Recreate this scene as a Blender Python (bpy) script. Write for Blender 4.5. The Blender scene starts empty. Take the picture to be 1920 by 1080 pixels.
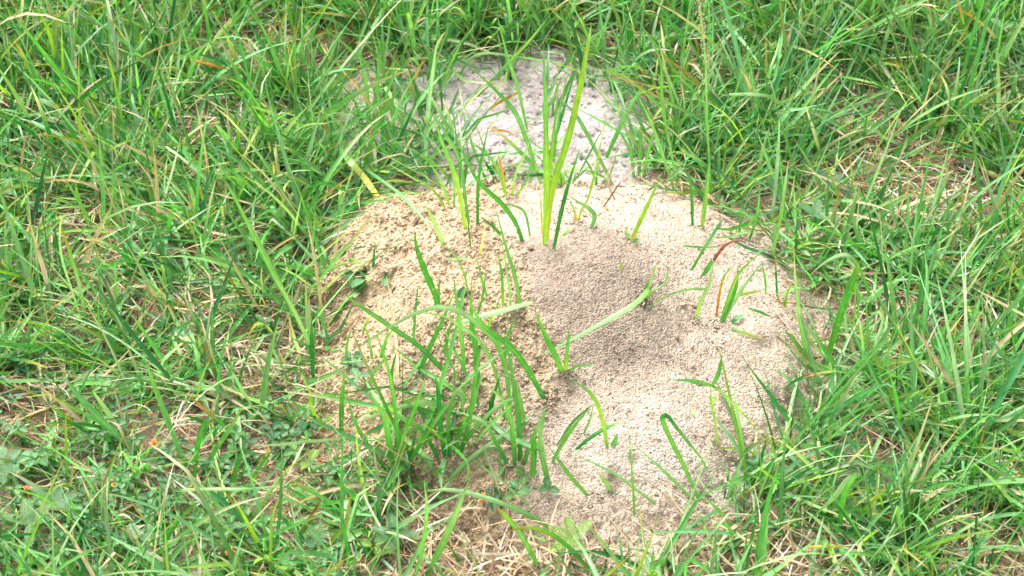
import bpy, math, random
import numpy as np
from mathutils import Vector, Matrix

random.seed(11)
RNG = np.random.default_rng(11)
scn = bpy.context.scene

# ------------------------------------------------------------------ camera, sky, sun, exposure
PITCH = math.radians(42.0)
DIST = 1.9
LENS, SENSOR = 80.0, 36.0
cam_d = bpy.data.cameras.new('camera')
cam = bpy.data.objects.new('camera', cam_d)
scn.collection.objects.link(cam)
cam_d.lens, cam_d.sensor_width = LENS, SENSOR
cam_d.clip_start, cam_d.clip_end = 0.05, 200.0
CAM = np.array([0.0, -DIST * math.cos(PITCH), DIST * math.sin(PITCH)])
cam.location = CAM
cam.rotation_euler = (math.pi / 2 - PITCH, 0, 0)
cam_d.dof.use_dof = True
cam_d.dof.focus_distance = 1.83
cam_d.dof.aperture_fstop = 18.0
scn.camera = cam

SUN_EL, SUN_AZ = math.radians(58), math.radians(-35)      # azimuth measured from +Y (away from the camera) towards +X
world = bpy.data.worlds.new('World'); scn.world = world; world.use_nodes = True
nt = world.node_tree; nt.nodes.clear()
sky = nt.nodes.new('ShaderNodeTexSky'); sky.sky_type = 'NISHITA'; sky.sun_disc = False
sky.sun_elevation = SUN_EL; sky.sun_rotation = SUN_AZ
sky.air_density = 0.7; sky.dust_density = 6.0; sky.ozone_density = 0.6
hsv = nt.nodes.new('ShaderNodeHueSaturation'); hsv.inputs['Saturation'].default_value = 0.35   # thin white cloud
bg = nt.nodes.new('ShaderNodeBackground'); bg.inputs['Strength'].default_value = 0.15
wo = nt.nodes.new('ShaderNodeOutputWorld')
nt.links.new(sky.outputs[0], hsv.inputs['Color']); nt.links.new(hsv.outputs[0], bg.inputs[0]); nt.links.new(bg.outputs[0], wo.inputs[0])

sun_d = bpy.data.lights.new('sun', 'SUN'); sun_d.energy = 1.1; sun_d.angle = math.radians(45); sun_d.color = (1.0, 0.95, 0.88)
sun = bpy.data.objects.new('sun', sun_d); scn.collection.objects.link(sun)
sdir = Vector((math.sin(SUN_AZ) * math.cos(SUN_EL), math.cos(SUN_AZ) * math.cos(SUN_EL), math.sin(SUN_EL)))
sun.rotation_euler = sdir.to_track_quat('Z', 'Y').to_euler()
sun.location = sdir * 10

scn.view_settings.view_transform = 'Standard'
scn.view_settings.look = 'None'
scn.view_settings.gamma = 1.0
scn.view_settings.use_curve_mapping = False
scn.view_settings.exposure = 1.78
scn.cycles.max_bounces = 7
scn.cycles.transmission_bounces = 5

# ------------------------------------------------------------------ noise in numpy
def _h(ix, iy, seed):
    with np.errstate(over='ignore'):
        a = (ix.astype(np.int64) & 0xffffffff).astype(np.uint32) * np.uint32(374761393)
        b = (iy.astype(np.int64) & 0xffffffff).astype(np.uint32) * np.uint32(668265263)
        h = a + b + np.uint32((seed * 2246822519) & 0xffffffff)
        h = (h ^ (h >> np.uint32(13))) * np.uint32(1274126177)
        h = (h ^ (h >> np.uint32(15))) * np.uint32(2246822519)
        h = h ^ (h >> np.uint32(16))
    return h.astype(np.float64) / 4294967295.0

def vnoise(x, y, seed=0):
    ix, iy = np.floor(x), np.floor(y)
    fx, fy = x - ix, y - iy
    fx = fx * fx * (3 - 2 * fx); fy = fy * fy * (3 - 2 * fy)
    a, b = _h(ix, iy, seed), _h(ix + 1, iy, seed)
    c, d = _h(ix, iy + 1, seed), _h(ix + 1, iy + 1, seed)
    return ((a + (b - a) * fx) * (1 - fy) + (c + (d - c) * fx) * fy) * 2 - 1

def fbm(x, y, f, octv=4, seed=0, gain=0.5):
    s, amp, tot = 0.0, 1.0, 0.0
    for o in range(octv):
        s = s + amp * vnoise(x * f + 17.3 * o, y * f - 9.1 * o, seed + o); tot += amp
        amp *= gain; f *= 2.03
    return s / tot

def worley(x, y, cell, seed=0):
    X, Y = x / cell, y / cell
    ix, iy = np.floor(X), np.floor(Y)
    best = np.full(X.shape, 9.0); bid = np.zeros(X.shape)
    for dx in (-1, 0, 1):
        for dy in (-1, 0, 1):
            cx, cy = ix + dx, iy + dy
            px = cx + _h(cx, cy, seed); py = cy + _h(cx, cy, seed + 77)
            d = (X - px) ** 2 + (Y - py) ** 2
            m = d < best
            best = np.where(m, d, best); bid = np.where(m, _h(cx, cy, seed + 154), bid)
    return np.sqrt(best), bid

def sstep(a, b, x):
    t = np.clip((x - a) / (b - a), 0, 1)
    return t * t * (3 - 2 * t)

# ------------------------------------------------------------------ camera rays: where a spot seen in the photograph stands on the ground
RT = np.array([1.0, 0, 0]); FW = np.array([0, math.cos(PITCH), -math.sin(PITCH)]); UP = np.array([0, math.sin(PITCH), math.cos(PITCH)])
def ray(px, py):
    u = (px - 960) / 1920 * SENSOR / LENS; v = (540 - py) / 1920 * SENSOR / LENS
    return FW + RT * u + UP * v

def g0(px, py, z=0.0):
    d = ray(px, py); t = (z - CAM[2]) / d[2]
    p = CAM + d * t
    return p[0], p[1]

def world_to_px(x, y, z):
    rx, ry, rz = x - CAM[0], y - CAM[1], z - CAM[2]
    dep = ry * FW[1] + rz * FW[2]
    u = rx / dep; v = (ry * UP[1] + rz * UP[2]) / dep
    k = 1920 * LENS / SENSOR
    return 960 + u * k, 540 - v * k

# ------------------------------------------------------------------ terrain
MC = (0.038, -0.077); MA, MB = 0.197, 0.212
def mound_r(x, y):
    u, v = (x - MC[0]) / MA, (y - MC[1]) / MB
    ang = np.arctan2(v, u)
    r = (np.abs(u) ** 2.6 + np.abs(v) ** 2.6) ** (1 / 2.6)
    r = r / (1 - 0.12 * np.exp(-((ang + 2.15) / 0.4) ** 2) + 0.02 * np.exp(-((ang + 0.9) / 0.5) ** 2) + 0.03 * np.sin(3 * ang + 0.6) + 0.03 * np.sin(5 * ang + 2.0))
    return r + 0.12 * fbm(x, y, 15, 4, 5)

def gauss(x, y, p, s, q=None):
    return np.exp(-(((x - p[0]) / s) ** 2 + ((y - p[1]) / (q or s)) ** 2))

PC = g0(935, 232); PA, PB = 0.166, 0.108
def patch_r(x, y):
    u, v = (x - PC[0]) / PA, (y - PC[1]) / PB
    return np.sqrt(u * u + v * v) + 0.19 * fbm(x, y, 12, 4, 9)

def ground_h(x, y):
    return 0.007 * fbm(x, y, 5, 3, 21) + 0.003 * fbm(x, y, 30, 2, 31)

LOBE_L = g0(800, 560, 0.06); LOBE_R = g0(1120, 470, 0.08); SADDLE = g0(1010, 800, 0.03); TOE = g0(1250, 850, 0.01)
def mound_h(x, y):
    r = mound_r(x, y)
    dome = 0.068 * np.power(np.clip(1 - np.clip(r, 0, 1.0) ** 2.1, 0, 1), 0.85 + 0.28 * sstep(0.1, -0.8, (y - MC[1]) / MB))
    w = np.clip(1 - r, 0, 1) * 1.7
    dome = dome + np.minimum(w, 1) * (0.014 * gauss(x, y, LOBE_L, 0.075) + 0.022 * gauss(x, y, LOBE_R, 0.065) - 0.014 * gauss(x, y, SADDLE, 0.06, 0.05))
    return dome - 0.03 * np.clip(r - 1, 0, 0.4)

def patch_h(x, y):
    r = patch_r(x, y)
    return 0.010 * np.clip(1 - np.clip(r, 0, 1) ** 1.6, 0, 1) - 0.02 * np.clip(r - 1, 0, 0.5)

def H(x, y):
    x = np.asarray(x, float); y = np.asarray(y, float)
    return ground_h(x, y) + np.maximum(0, np.maximum(mound_h(x, y), patch_h(x, y)))

def hit(px, py, h=0.0):
    """first point of the terrain (raised by h) seen through this spot of the photograph"""
    d = ray(px, py)
    t = (0.2 - CAM[2]) / d[2] + np.arange(0, 900) * 0.0006
    P = CAM[None] + d[None] * t[:, None]
    below = P[:, 2] < H(P[:, 0], P[:, 1]) + h
    i = int(np.argmax(below))
    return P[i]

# ------------------------------------------------------------------ material helpers
def new_mat(name):
    m = bpy.data.materials.new(name); m.use_nodes = True
    n = m.node_tree; n.nodes.clear()
    return m, n.nodes, n.links

def blade_material(name, trans=0.32, rough=0.42, spec=0.5):
    m, N, L = new_mat(name)
    out = N.new('ShaderNodeOutputMaterial')
    tint = N.new('ShaderNodeAttribute'); tint.attribute_name = 'tint'
    bl = N.new('ShaderNodeAttribute'); bl.attribute_name = 'bl'        # x across -1..1, y along 0..1, z per-blade random
    sep = N.new('ShaderNodeSeparateXYZ'); L.new(bl.outputs['Vector'], sep.inputs[0])
    comb = N.new('ShaderNodeCombineXYZ')
    mu = N.new('ShaderNodeMath'); mu.operation = 'MULTIPLY'; mu.inputs[1].default_value = 3.2; L.new(sep.outputs[0], mu.inputs[0])
    mv = N.new('ShaderNodeMath'); mv.operation = 'MULTIPLY'; mv.inputs[1].default_value = 1.6; L.new(sep.outputs[1], mv.inputs[0])
    mz = N.new('ShaderNodeMath'); mz.operation = 'MULTIPLY'; mz.inputs[1].default_value = 97.0; L.new(sep.outputs[2], mz.inputs[0])
    L.new(mu.outputs[0], comb.inputs[0]); L.new(mv.outputs[0], comb.inputs[1]); L.new(mz.outputs[0], comb.inputs[2])
    veins = N.new('ShaderNodeTexNoise'); veins.inputs['Scale'].default_value = 1.0; veins.inputs['Detail'].default_value = 3
    L.new(comb.outputs[0], veins.inputs['Vector'])
    geo = N.new('ShaderNodeNewGeometry')
    blot = N.new('ShaderNodeTexNoise'); blot.inputs['Scale'].default_value = 160; blot.inputs['Detail'].default_value = 3
    L.new(geo.outputs['Position'], blot.inputs['Vector'])
    mid = N.new('ShaderNodeMath'); mid.operation = 'ABSOLUTE'; L.new(sep.outputs[0], mid.inputs[0])
    midr = N.new('ShaderNodeMapRange'); midr.inputs[1].default_value = 0.0; midr.inputs[2].default_value = 0.22
    midr.inputs[3].default_value = 1.26; midr.inputs[4].default_value = 0.97; L.new(mid.outputs[0], midr.inputs[0])
    vr = N.new('ShaderNodeMapRange'); vr.inputs[1].default_value = 0.3; vr.inputs[2].default_value = 0.7
    vr.inputs[3].default_value = 0.72; vr.inputs[4].default_value = 1.24; L.new(veins.outputs[0], vr.inputs[0])
    br = N.new('ShaderNodeMapRange'); br.inputs[1].default_value = 0.3; br.inputs[2].default_value = 0.7
    br.inputs[3].default_value = 0.86; br.inputs[4].default_value = 1.14; L.new(blot.outputs[0], br.inputs[0])
    f1 = N.new('ShaderNodeMath'); f1.operation = 'MULTIPLY'; L.new(midr.outputs[0], f1.inputs[0]); L.new(vr.outputs[0], f1.inputs[1])
    f2 = N.new('ShaderNodeMath'); f2.operation = 'MULTIPLY'; L.new(f1.outputs[0], f2.inputs[0]); L.new(br.outputs[0], f2.inputs[1])
    spot = N.new('ShaderNodeTexNoise'); spot.inputs['Scale'].default_value = 330; spot.inputs['Detail'].default_value = 2      # dry flecks on the blades
    L.new(geo.outputs['Position'], spot.inputs['Vector'])
    sr = N.new('ShaderNodeMapRange'); sr.inputs[1].default_value = 0.66; sr.inputs[2].default_value = 0.72; sr.inputs[4].default_value = 0.55; L.new(spot.outputs[0], sr.inputs[0])
    dm = N.new('ShaderNodeMix'); dm.data_type = 'RGBA'; L.new(sr.outputs[0], dm.inputs[0]); L.new(tint.outputs['Color'], dm.inputs[6]); dm.inputs[7].default_value = (0.50, 0.38, 0.16, 1)
    sc = N.new('ShaderNodeVectorMath'); sc.operation = 'SCALE'; L.new(dm.outputs[2], sc.inputs[0]); L.new(f2.outputs[0], sc.inputs['Scale'])
    p = N.new('ShaderNodeBsdfPrincipled'); p.inputs['Roughness'].default_value = rough
    p.inputs['Specular IOR Level'].default_value = spec
    L.new(sc.outputs[0], p.inputs['Base Color'])
    bump = N.new('ShaderNodeBump'); bump.inputs['Strength'].default_value = 0.25; bump.inputs['Distance'].default_value = 0.0006
    L.new(veins.outputs[0], bump.inputs['Height']); L.new(bump.outputs[0], p.inputs['Normal'])
    tr = N.new('ShaderNodeBsdfTranslucent')
    ts = N.new('ShaderNodeVectorMath'); ts.operation = 'MULTIPLY'; ts.inputs[1].default_value = (1.25, 1.35, 0.60)
    L.new(sc.outputs[0], ts.inputs[0]); L.new(ts.outputs[0], tr.inputs['Color'])
    mix = N.new('ShaderNodeMixShader'); mix.inputs[0].default_value = trans
    L.new(p.outputs[0], mix.inputs[1]); L.new(tr.outputs[0], mix.inputs[2]); L.new(mix.outputs[0], out.inputs['Surface'])
    return m

def soil_material(name, speck_scale=900, speck=(0.62, 1.25), bump_d=0.0012, grain=420):
    m, N, L = new_mat(name)
    out = N.new('ShaderNodeOutputMaterial')
    tint = N.new('ShaderNodeAttribute'); tint.attribute_name = 'tint'
    geo = N.new('ShaderNodeNewGeometry')
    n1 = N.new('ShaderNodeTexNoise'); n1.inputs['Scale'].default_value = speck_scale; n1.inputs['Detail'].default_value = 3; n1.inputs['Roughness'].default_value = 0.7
    n2 = N.new('ShaderNodeTexVoronoi'); n2.inputs['Scale'].default_value = grain
    n3 = N.new('ShaderNodeTexNoise'); n3.inputs['Scale'].default_value = 55; n3.inputs['Detail'].default_value = 5
    for n in (n1, n2, n3): L.new(geo.outputs['Position'], n.inputs['Vector'])
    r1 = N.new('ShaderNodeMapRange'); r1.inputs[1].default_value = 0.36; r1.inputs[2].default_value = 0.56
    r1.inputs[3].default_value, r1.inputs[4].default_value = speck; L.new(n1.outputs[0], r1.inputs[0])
    r3 = N.new('ShaderNodeMapRange'); r3.inputs[1].default_value = 0.3; r3.inputs[2].default_value = 0.7
    r3.inputs[3].default_value, r3.inputs[4].default_value = 0.86, 1.12; L.new(n3.outputs[0], r3.inputs[0])
    vc = N.new('ShaderNodeSeparateColor'); L.new(n2.outputs['Color'], vc.inputs[0])
    r2 = N.new('ShaderNodeMapRange'); r2.inputs[3].default_value, r2.inputs[4].default_value = 0.8, 1.18; L.new(vc.outputs[0], r2.inputs[0])
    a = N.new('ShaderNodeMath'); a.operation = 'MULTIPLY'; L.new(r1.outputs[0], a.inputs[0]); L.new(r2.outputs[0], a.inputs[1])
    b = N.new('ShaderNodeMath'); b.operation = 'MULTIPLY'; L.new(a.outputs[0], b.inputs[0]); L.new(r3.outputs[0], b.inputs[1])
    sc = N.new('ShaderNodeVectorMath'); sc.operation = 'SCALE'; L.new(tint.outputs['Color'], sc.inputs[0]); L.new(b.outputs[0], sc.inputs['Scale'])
    hm = N.new('ShaderNodeMath'); hm.operation = 'SUBTRACT'; L.new(n1.outputs[0], hm.inputs[0]); L.new(n2.outputs['Distance'], hm.inputs[1])
    bump = N.new('ShaderNodeBump'); bump.inputs['Strength'].default_value = 0.9; bump.inputs['Distance'].default_value = bump_d
    L.new(hm.outputs[0], bump.inputs['Height'])
    p = N.new('ShaderNodeBsdfPrincipled'); p.inputs['Roughness'].default_value = 0.92; p.inputs['Specular IOR Level'].default_value = 0.25
    L.new(sc.outputs[0], p.inputs['Base Color']); L.new(bump.outputs[0], p.inputs['Normal']); L.new(p.outputs[0], out.inputs['Surface'])
    return m

M_GRASS = blade_material('grass_blade', 0.34, 0.38, 0.5)
M_LEAF = blade_material('broad_leaf', 0.28, 0.5, 0.4)
M_STRAW = blade_material('dry_straw', 0.12, 0.7, 0.25)
M_SOIL = soil_material('sandy_mound_soil', 1050, (0.50, 1.22), 0.0022, 620)  # speckle colour: grain tone plus painted shade of the pores between grains
M_CRUST = soil_material('grey_crust_soil', 700, (0.74, 1.18), 0.001, 300)
M_EARTH = soil_material('dark_earth', 500, (0.5, 1.4), 0.002, 250)
M_SEED = blade_material('seed_head', 0.1, 0.7, 0.2)

# ------------------------------------------------------------------ mesh helpers
def make_mesh(name, verts, quads=None, tris=None, mat=None, tint=None, bl=None, smooth=True):
    me = bpy.data.meshes.new(name)
    verts = np.asarray(verts, np.float32)
    nq = 0 if quads is None else len(quads); ntr = 0 if tris is None else len(tris)
    loops = []
    if nq: loops.append(np.asarray(quads, np.int32).ravel())
    if ntr: loops.append(np.asarray(tris, np.int32).ravel())
    loops = np.concatenate(loops)
    starts = np.concatenate([np.arange(nq) * 4, nq * 4 + np.arange(ntr) * 3]).astype(np.int32)
    me.vertices.add(len(verts)); me.vertices.foreach_set('co', verts.ravel())
    me.loops.add(len(loops)); me.loops.foreach_set('vertex_index', loops)
    me.polygons.add(nq + ntr); me.polygons.foreach_set('loop_start', starts)
    me.update(calc_edges=True)
    if smooth:
        me.polygons.foreach_set('use_smooth', np.ones(nq + ntr, bool))
    if tint is not None:
        a = me.attributes.new('tint', 'FLOAT_COLOR', 'POINT')
        t4 = np.ones((len(verts), 4), np.float32); t4[:, :3] = tint; a.data.foreach_set('color', t4.ravel())
    if bl is not None:
        a = me.attributes.new('bl', 'FLOAT_VECTOR', 'POINT'); a.data.foreach_set('vector', np.asarray(bl, np.float32).ravel())
    if mat: me.materials.append(mat)
    return me

def link(name, me, parent=None, loc=(0, 0, 0)):
    o = bpy.data.objects.new(name, me); scn.collection.objects.link(o)
    o.location = loc
    if parent: o.parent = parent
    return o

def tag(o, label=None, cat=None, group=None, kind=None):
    if label: o['label'] = label
    if cat: o['category'] = cat
    if group: o['group'] = group
    if kind: o['kind'] = kind
    return o

# ------------------------------------------------------------------ ground, mound, grey crust
def axis(lo, hi, step, far, n=22):
    core = np.arange(lo, hi + step / 2, step)
    g = np.geomspace(step, far, n)
    return np.concatenate([lo - g[::-1], core, hi + g])

def grid_faces(nx, ny):
    i = np.arange(nx - 1)[:, None]; j = np.arange(ny - 1)[None]
    a = (i * ny + j).ravel()
    return np.stack([a, a + ny, a + ny + 1, a + 1], 1)

xs, ys = axis(-0.8, 0.8, 0.006, 60), axis(-0.6, 1.0, 0.006, 60)
X, Y = np.meshgrid(xs, ys, indexing='ij'); X, Y = X.ravel(), Y.ravel()
near = np.exp(-np.maximum(0, np.hypot(X, Y) - 1.5))
Z = ground_h(X, Y) + near * 0.0025 * fbm(X, Y, 120, 2, 44)
n = fbm(X, Y, 12, 4, 3)[:, None]
far = sstep(1.0, 1.8, np.hypot(X, Y))[:, None]
earth = np.array([0.20, 0.145, 0.10]) * (1 + 0.35 * n)
green = np.array([0.05, 0.11, 0.03]) * (1 + 0.4 * n)
spill = (sstep(1.32, 1.0, mound_r(X, Y) + 0.3 * n[:, 0]) * 0.55)[:, None]
earth = earth * (1 - spill) + np.array([0.42, 0.32, 0.22]) * spill
ground = link('ground', make_mesh('ground', np.stack([X, Y, Z], 1), grid_faces(len(xs), len(ys)), mat=M_EARTH, tint=earth * (1 - far) + green * far))
tag(ground, 'bare brown earth under the grass', kind='structure')

SAND = np.array([0.56, 0.425, 0.275]); PINK = np.array([0.53, 0.424, 0.325]); GREY = np.array([0.315, 0.25, 0.19]); CHALK = np.array([0.60, 0.50, 0.42])
GSPOT, GSPOT2 = g0(1105, 500, 0.085), g0(1060, 600, 0.06)
WS = [(g0(1235, 885, 0.01), 0.05, 0.03), (g0(1440, 480, 0.01), 0.025, 0.04), (g0(980, 850, 0.005), 0.03, 0.03), (g0(1340, 940, 0.0), 0.05, 0.02)]
def mound_fields(x, y):
    px, _ = world_to_px(x, y, H(x, y))
    # the left lobe is coarse fresh crumb, the right is fine sand
    _, py = world_to_px(x, y, H(x, y))
    edge = 1010 + 55 * np.sin(py / 90.0) + 40 * fbm(x, y, 25, 3, 8)
    left = sstep(edge + 25, edge - 35, px)
    return px, py, left

def build_mound():
    st = 0.00085
    xs = np.arange(MC[0] - MA * 1.16, MC[0] + MA * 1.16, st); ys = np.arange(MC[1] - MB * 1.16, MC[1] + MB * 1.16, st)
    X, Y = np.meshgrid(xs, ys, indexing='ij'); X, Y = X.ravel(), Y.ravel()
    px, py, left = mound_fields(X, Y)
    Z = ground_h(X, Y) + mound_h(X, Y)
    r = mound_r(X, Y)
    Z += 0.0045 * left * sstep(1.0, 0.75, r)                                    # the crumb layer stands a little proud
    Z += (0.0075 * left + 0.0012) * fbm(X, Y, 45, 3, 12)
    Z += 0.0035 * (1 - left) * (fbm(X, Y, 17, 3, 18) + 0.4 * np.abs(fbm(X, Y, 40, 2, 19)))
    lumps = fbm(X, Y, 130, 3, 14)
    Z += (0.0022 * left + 0.0006) * np.abs(lumps) * 2
    right_edge = sstep(0.72, 0.98, r) * (1 - left)
    Z += right_edge * 0.006 * (fbm(X, Y, 55, 3, 24) + 0.5 * np.abs(lumps))
    for cell, amp, seed in ((0.0062, 0.0018, 40), (0.0032, 0.0011, 41)):
        d, idn = worley(X + 0.001 * vnoise(X * 300, Y * 300, 6), Y, cell, seed)
        dome = np.sqrt(np.clip(1 - (d / 0.72) ** 2, 0, 1)) * (0.3 + idn)
        Z += dome * amp * (0.04 + 0.8 * left + 0.45 * right_edge)
    d, idn = worley(X, Y, 0.0024, 50)
    Z += 0.00038 * np.sqrt(np.clip(1 - (d / 0.75) ** 2, 0, 1)) * idn
    dig = fbm(X, Y, 28, 3, 61)
    d, idn = worley(X, Y, 0.0075, 70)                                           # pores and ant holes
    pit = (idn > 0.60 - 0.25 * dig) * sstep(0.26, 0.08, d)
    Z -= 0.0026 * pit * (0.25 + 0.9 * right_edge) * (1 - 0.5 * left)
    d2, id2 = worley(X, Y, 0.0036, 71)
    pit2 = (id2 > 0.66 - 0.2 * dig) * sstep(0.36, 0.12, d2)
    Z -= 0.0011 * pit2 * (1 - 0.4 * left)
    for (qx, qy, s, dep) in ((970, 325, .009, .010), (1480, 765, .010, .007), (1385, 823, .005, .005), (1150, 905, .007, .007), (1190, 862, .0045, .005), (1050, 430, .008, .004), (1400, 845, .004, .004), (760, 425, .008, .004)):
        p = hit(qx, qy); Z -= dep * gauss(X, Y, p, s) * (0.7 + 0.6 * vnoise(X * 240, Y * 240, 4))
    tint = SAND[None] * left[:, None] + PINK[None] * (1 - left[:, None])
    gm = np.clip(1.35 * gauss(X, Y, GSPOT, 0.062, 0.062) + 0.75 * gauss(X, Y, GSPOT2, 0.060, 0.055) + 0.35 * gauss(X, Y, g0(1200, 680, 0.05), 0.05, 0.03) + 0.75 * fbm(X, Y, 24, 5, 15, 0.62) * (0.15 + gauss(X, Y, GSPOT, 0.09, 0.09)), 0, 1) * (1 - 0.85 * left)
    tint = tint * (1 - 0.86 * gm[:, None]) + GREY[None] * 0.86 * gm[:, None]
    wm = 0
    for p, s, q in WS: wm = wm + gauss(X, Y, p, s, q)
    wm = np.clip(wm * (0.75 + 0.9 * fbm(X, Y, 40, 3, 16)), 0, 0.9)[:, None]
    tint = tint * (1 - wm) + CHALK * wm
    tint = tint * (1 + 0.10 * fbm(X, Y, 60, 3, 17))[:, None]
    keep = r < 1.2
    faces = grid_faces(len(xs), len(ys))
    faces = faces[keep[faces].all(1)]
    used = np.zeros(len(X), bool); used[faces.ravel()] = True
    idx = np.cumsum(used) - 1
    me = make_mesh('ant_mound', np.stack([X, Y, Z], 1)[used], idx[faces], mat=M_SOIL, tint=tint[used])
    root = bpy.data.objects.new('ant_mound', None); scn.collection.objects.link(root)
    tag(root, 'large domed ant mound of crumbly beige sand in the middle of the grass', 'ant mound')
    link('mound_body', me, root)
    return root
mound = build_mound()

def build_crust():
    st = 0.0013
    xs = np.arange(PC[0] - PA * 1.3, PC[0] + PA * 1.3, st); ys = np.arange(PC[1] - PB * 1.3, PC[1] + PB * 1.3, st)
    X, Y = np.meshgrid(xs, ys, indexing='ij'); X, Y = X.ravel(), Y.ravel()
    r = patch_r(X, Y)
    Z = ground_h(X, Y) + patch_h(X, Y) + 0.003 * fbm(X, Y, 22, 3, 81)
    rid = 1 - np.abs(fbm(X, Y, 90, 3, 82)) * 2
    Z += 0.0014 * rid
    wx, wy = X + 0.0035 * vnoise(X * 260, Y * 260, 86), Y + 0.0035 * vnoise(X * 260, Y * 260, 87)
    d, idn = worley(wx, wy, 0.0085, 83)
    Z -= 0.0065 * sstep(0.27, 0.12, d + 0.16 * (1 - idn)) * (idn > 0.5)
    d, idn = worley(X, Y, 0.0055, 84)
    Z -= 0.0016 * (idn > 0.65) * sstep(0.30, 0.1, d)
    t = np.array([0.335, 0.292, 0.283])[None] * (1 + 0.14 * fbm(X, Y, 35, 4, 85))[:, None]
    pxx, _ = world_to_px(X, Y, Z)
    bw = sstep(800, 700, pxx)[:, None] * 0.6
    t = t * (1 - bw) + np.array([0.36, 0.29, 0.24]) * bw
    edge = sstep(0.75, 1.05, r)[:, None] * 0.5
    t = t * (1 - edge) + np.array([0.30, 0.25, 0.21]) * edge
    faces = grid_faces(len(xs), len(ys)); faces = faces[(r < 1.35)[faces].all(1)]
    used = np.zeros(len(X), bool); used[faces.ravel()] = True; idx = np.cumsum(used) - 1
    o = link('old_mound', make_mesh('old_mound', np.stack([X, Y, Z], 1)[used], idx[faces], mat=M_CRUST, tint=t[used]))
    tag(o, 'low weathered grey mound with a pitted crust behind the beige sand mound', 'old mound')
build_crust()

# crumbs and clods
def ico():
    t = (1 + 5 ** .5) / 2
    v = np.array([(-1, t, 0), (1, t, 0), (-1, -t, 0), (1, -t, 0), (0, -1, t), (0, 1, t), (0, -1, -t), (0, 1, -t), (t, 0, -1), (t, 0, 1), (-t, 0, -1), (-t, 0, 1)], float)
    v /= np.linalg.norm(v[0])
    f = np.array([(0, 11, 5), (0, 5, 1), (0, 1, 7), (0, 7, 10), (0, 10, 11), (1, 5, 9), (5, 11, 4), (11, 10, 2), (10, 7, 6), (7, 1, 8), (3, 9, 4), (3, 4, 2), (3, 2, 6), (3, 6, 8), (3, 8, 9), (4, 9, 5), (2, 4, 11), (6, 2, 10), (8, 6, 7), (9, 8, 1)])
    return v, f
IV, IF = ico()

def build_crumbs():
    N0 = 100000
    x = RNG.uniform(MC[0] - MA * 1.35, MC[0] + MA * 1.35, N0); y = RNG.uniform(MC[1] - MB * 1.35, MC[1] + MB * 1.35, N0)
    for q, (bx_, by_) in enumerate(BASES):
        x[q * 26:q * 26 + 26] = bx_ + RNG.normal(0, 0.0032, 26); y[q * 26:q * 26 + 26] = by_ - 0.001 + RNG.normal(0, 0.0030, 26)
    forced = np.arange(N0) < len(BASES) * 26
    px, py, left = mound_fields(x, y); r = mound_r(x, y)
    dens = (0.10 + 0.55 * left + 0.35 * sstep(0.75, 1.0, r)) * (0.5 + 0.9 * np.clip(fbm(x, y, 40, 3, 90) + 0.4, 0, 1))
    dens *= 0.45 + 0.55 * sstep(1.10, 0.97, r)
    dens *= sstep(1.38, 1.1, r)
    k = (RNG.random(N0) < dens) | (forced & (r < 1.05))
    x, y, left = x[k], y[k], left[k]; n = min(len(x), 27000); x, y, left, r = x[:n], y[:n], left[:n], r[k][:n]
    s = 0.00055 + 0.0011 * RNG.random(n) ** 3.0 * (0.6 + 0.6 * left)
    z = ground_h(x, y) + np.maximum(mound_h(x, y), 0) + 0.0045 * left * sstep(1.0, 0.75, r) + (0.0075 * left + 0.0012) * fbm(x, y, 45, 3, 12) + 0.0022 * left * np.abs(fbm(x, y, 130, 3, 14)) * 2 + 0.0012 * left + 0.3 * s + 0.0004
    V = IV[None] * (1 + 0.35 * (RNG.random((n, 12, 1)) - 0.5)) * s[:, None, None] * RNG.uniform(0.75, 1.25, (n, 1, 3))
    V = V + np.stack([x, y, z], 1)[:, None]
    F = IF[None] + (np.arange(n) * 12)[:, None, None]
    t = (SAND[None] * left[:, None] + PINK[None] * (1 - left[:, None])) * RNG.uniform(0.8, 1.15, (n, 1))
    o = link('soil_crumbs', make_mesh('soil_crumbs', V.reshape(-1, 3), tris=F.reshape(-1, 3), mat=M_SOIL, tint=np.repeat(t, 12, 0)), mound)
    o['kind'] = 'stuff'

def clod_mesh(i):
    rs = np.random.default_rng(100 + i)
    v, f = IV.copy(), IF.copy()
    # one subdivision
    cache, vv, ff = {}, [tuple(a) for a in v], []
    def m(a, b):
        k = (min(a, b), max(a, b))
        if k not in cache:
            p = np.array(vv[a]) + np.array(vv[b]); p /= np.linalg.norm(p); vv.append(tuple(p)); cache[k] = len(vv) - 1
        return cache[k]
    for a, b, c in f:
        ab, bc, ca = m(a, b), m(b, c), m(c, a)
        ff += [(a, ab, ca), (b, bc, ab), (c, ca, bc), (ab, bc, ca)]
    v = np.array(vv)
    v = v * (1 + 0.75 * (rs.random((len(v), 1)) - 0.5)) * np.array([1, 0.8, 0.55])
    return make_mesh('clod', v, tris=ff, mat=M_SOIL, tint=np.tile(SAND * 0.98 * rs.uniform(0.9, 1.05), (len(v), 1)))
CLODS = [clod_mesh(i) for i in range(6)]
def put_clod(x, y, s):
    o = link('clod', CLODS[random.randrange(6)], mound, (x, y, float(H(x, y)) + 0.1 * s + (0.003 if world_to_px(x, y, float(H(x, y)))[0] < 1000 else 0.0003)))
    o.scale = (s, s * random.uniform(.8, 1.1), s * random.uniform(.7, 1)); o.rotation_euler = (random.uniform(-.5, .5), random.uniform(-.5, .5), random.uniform(0, 6.3))
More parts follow.
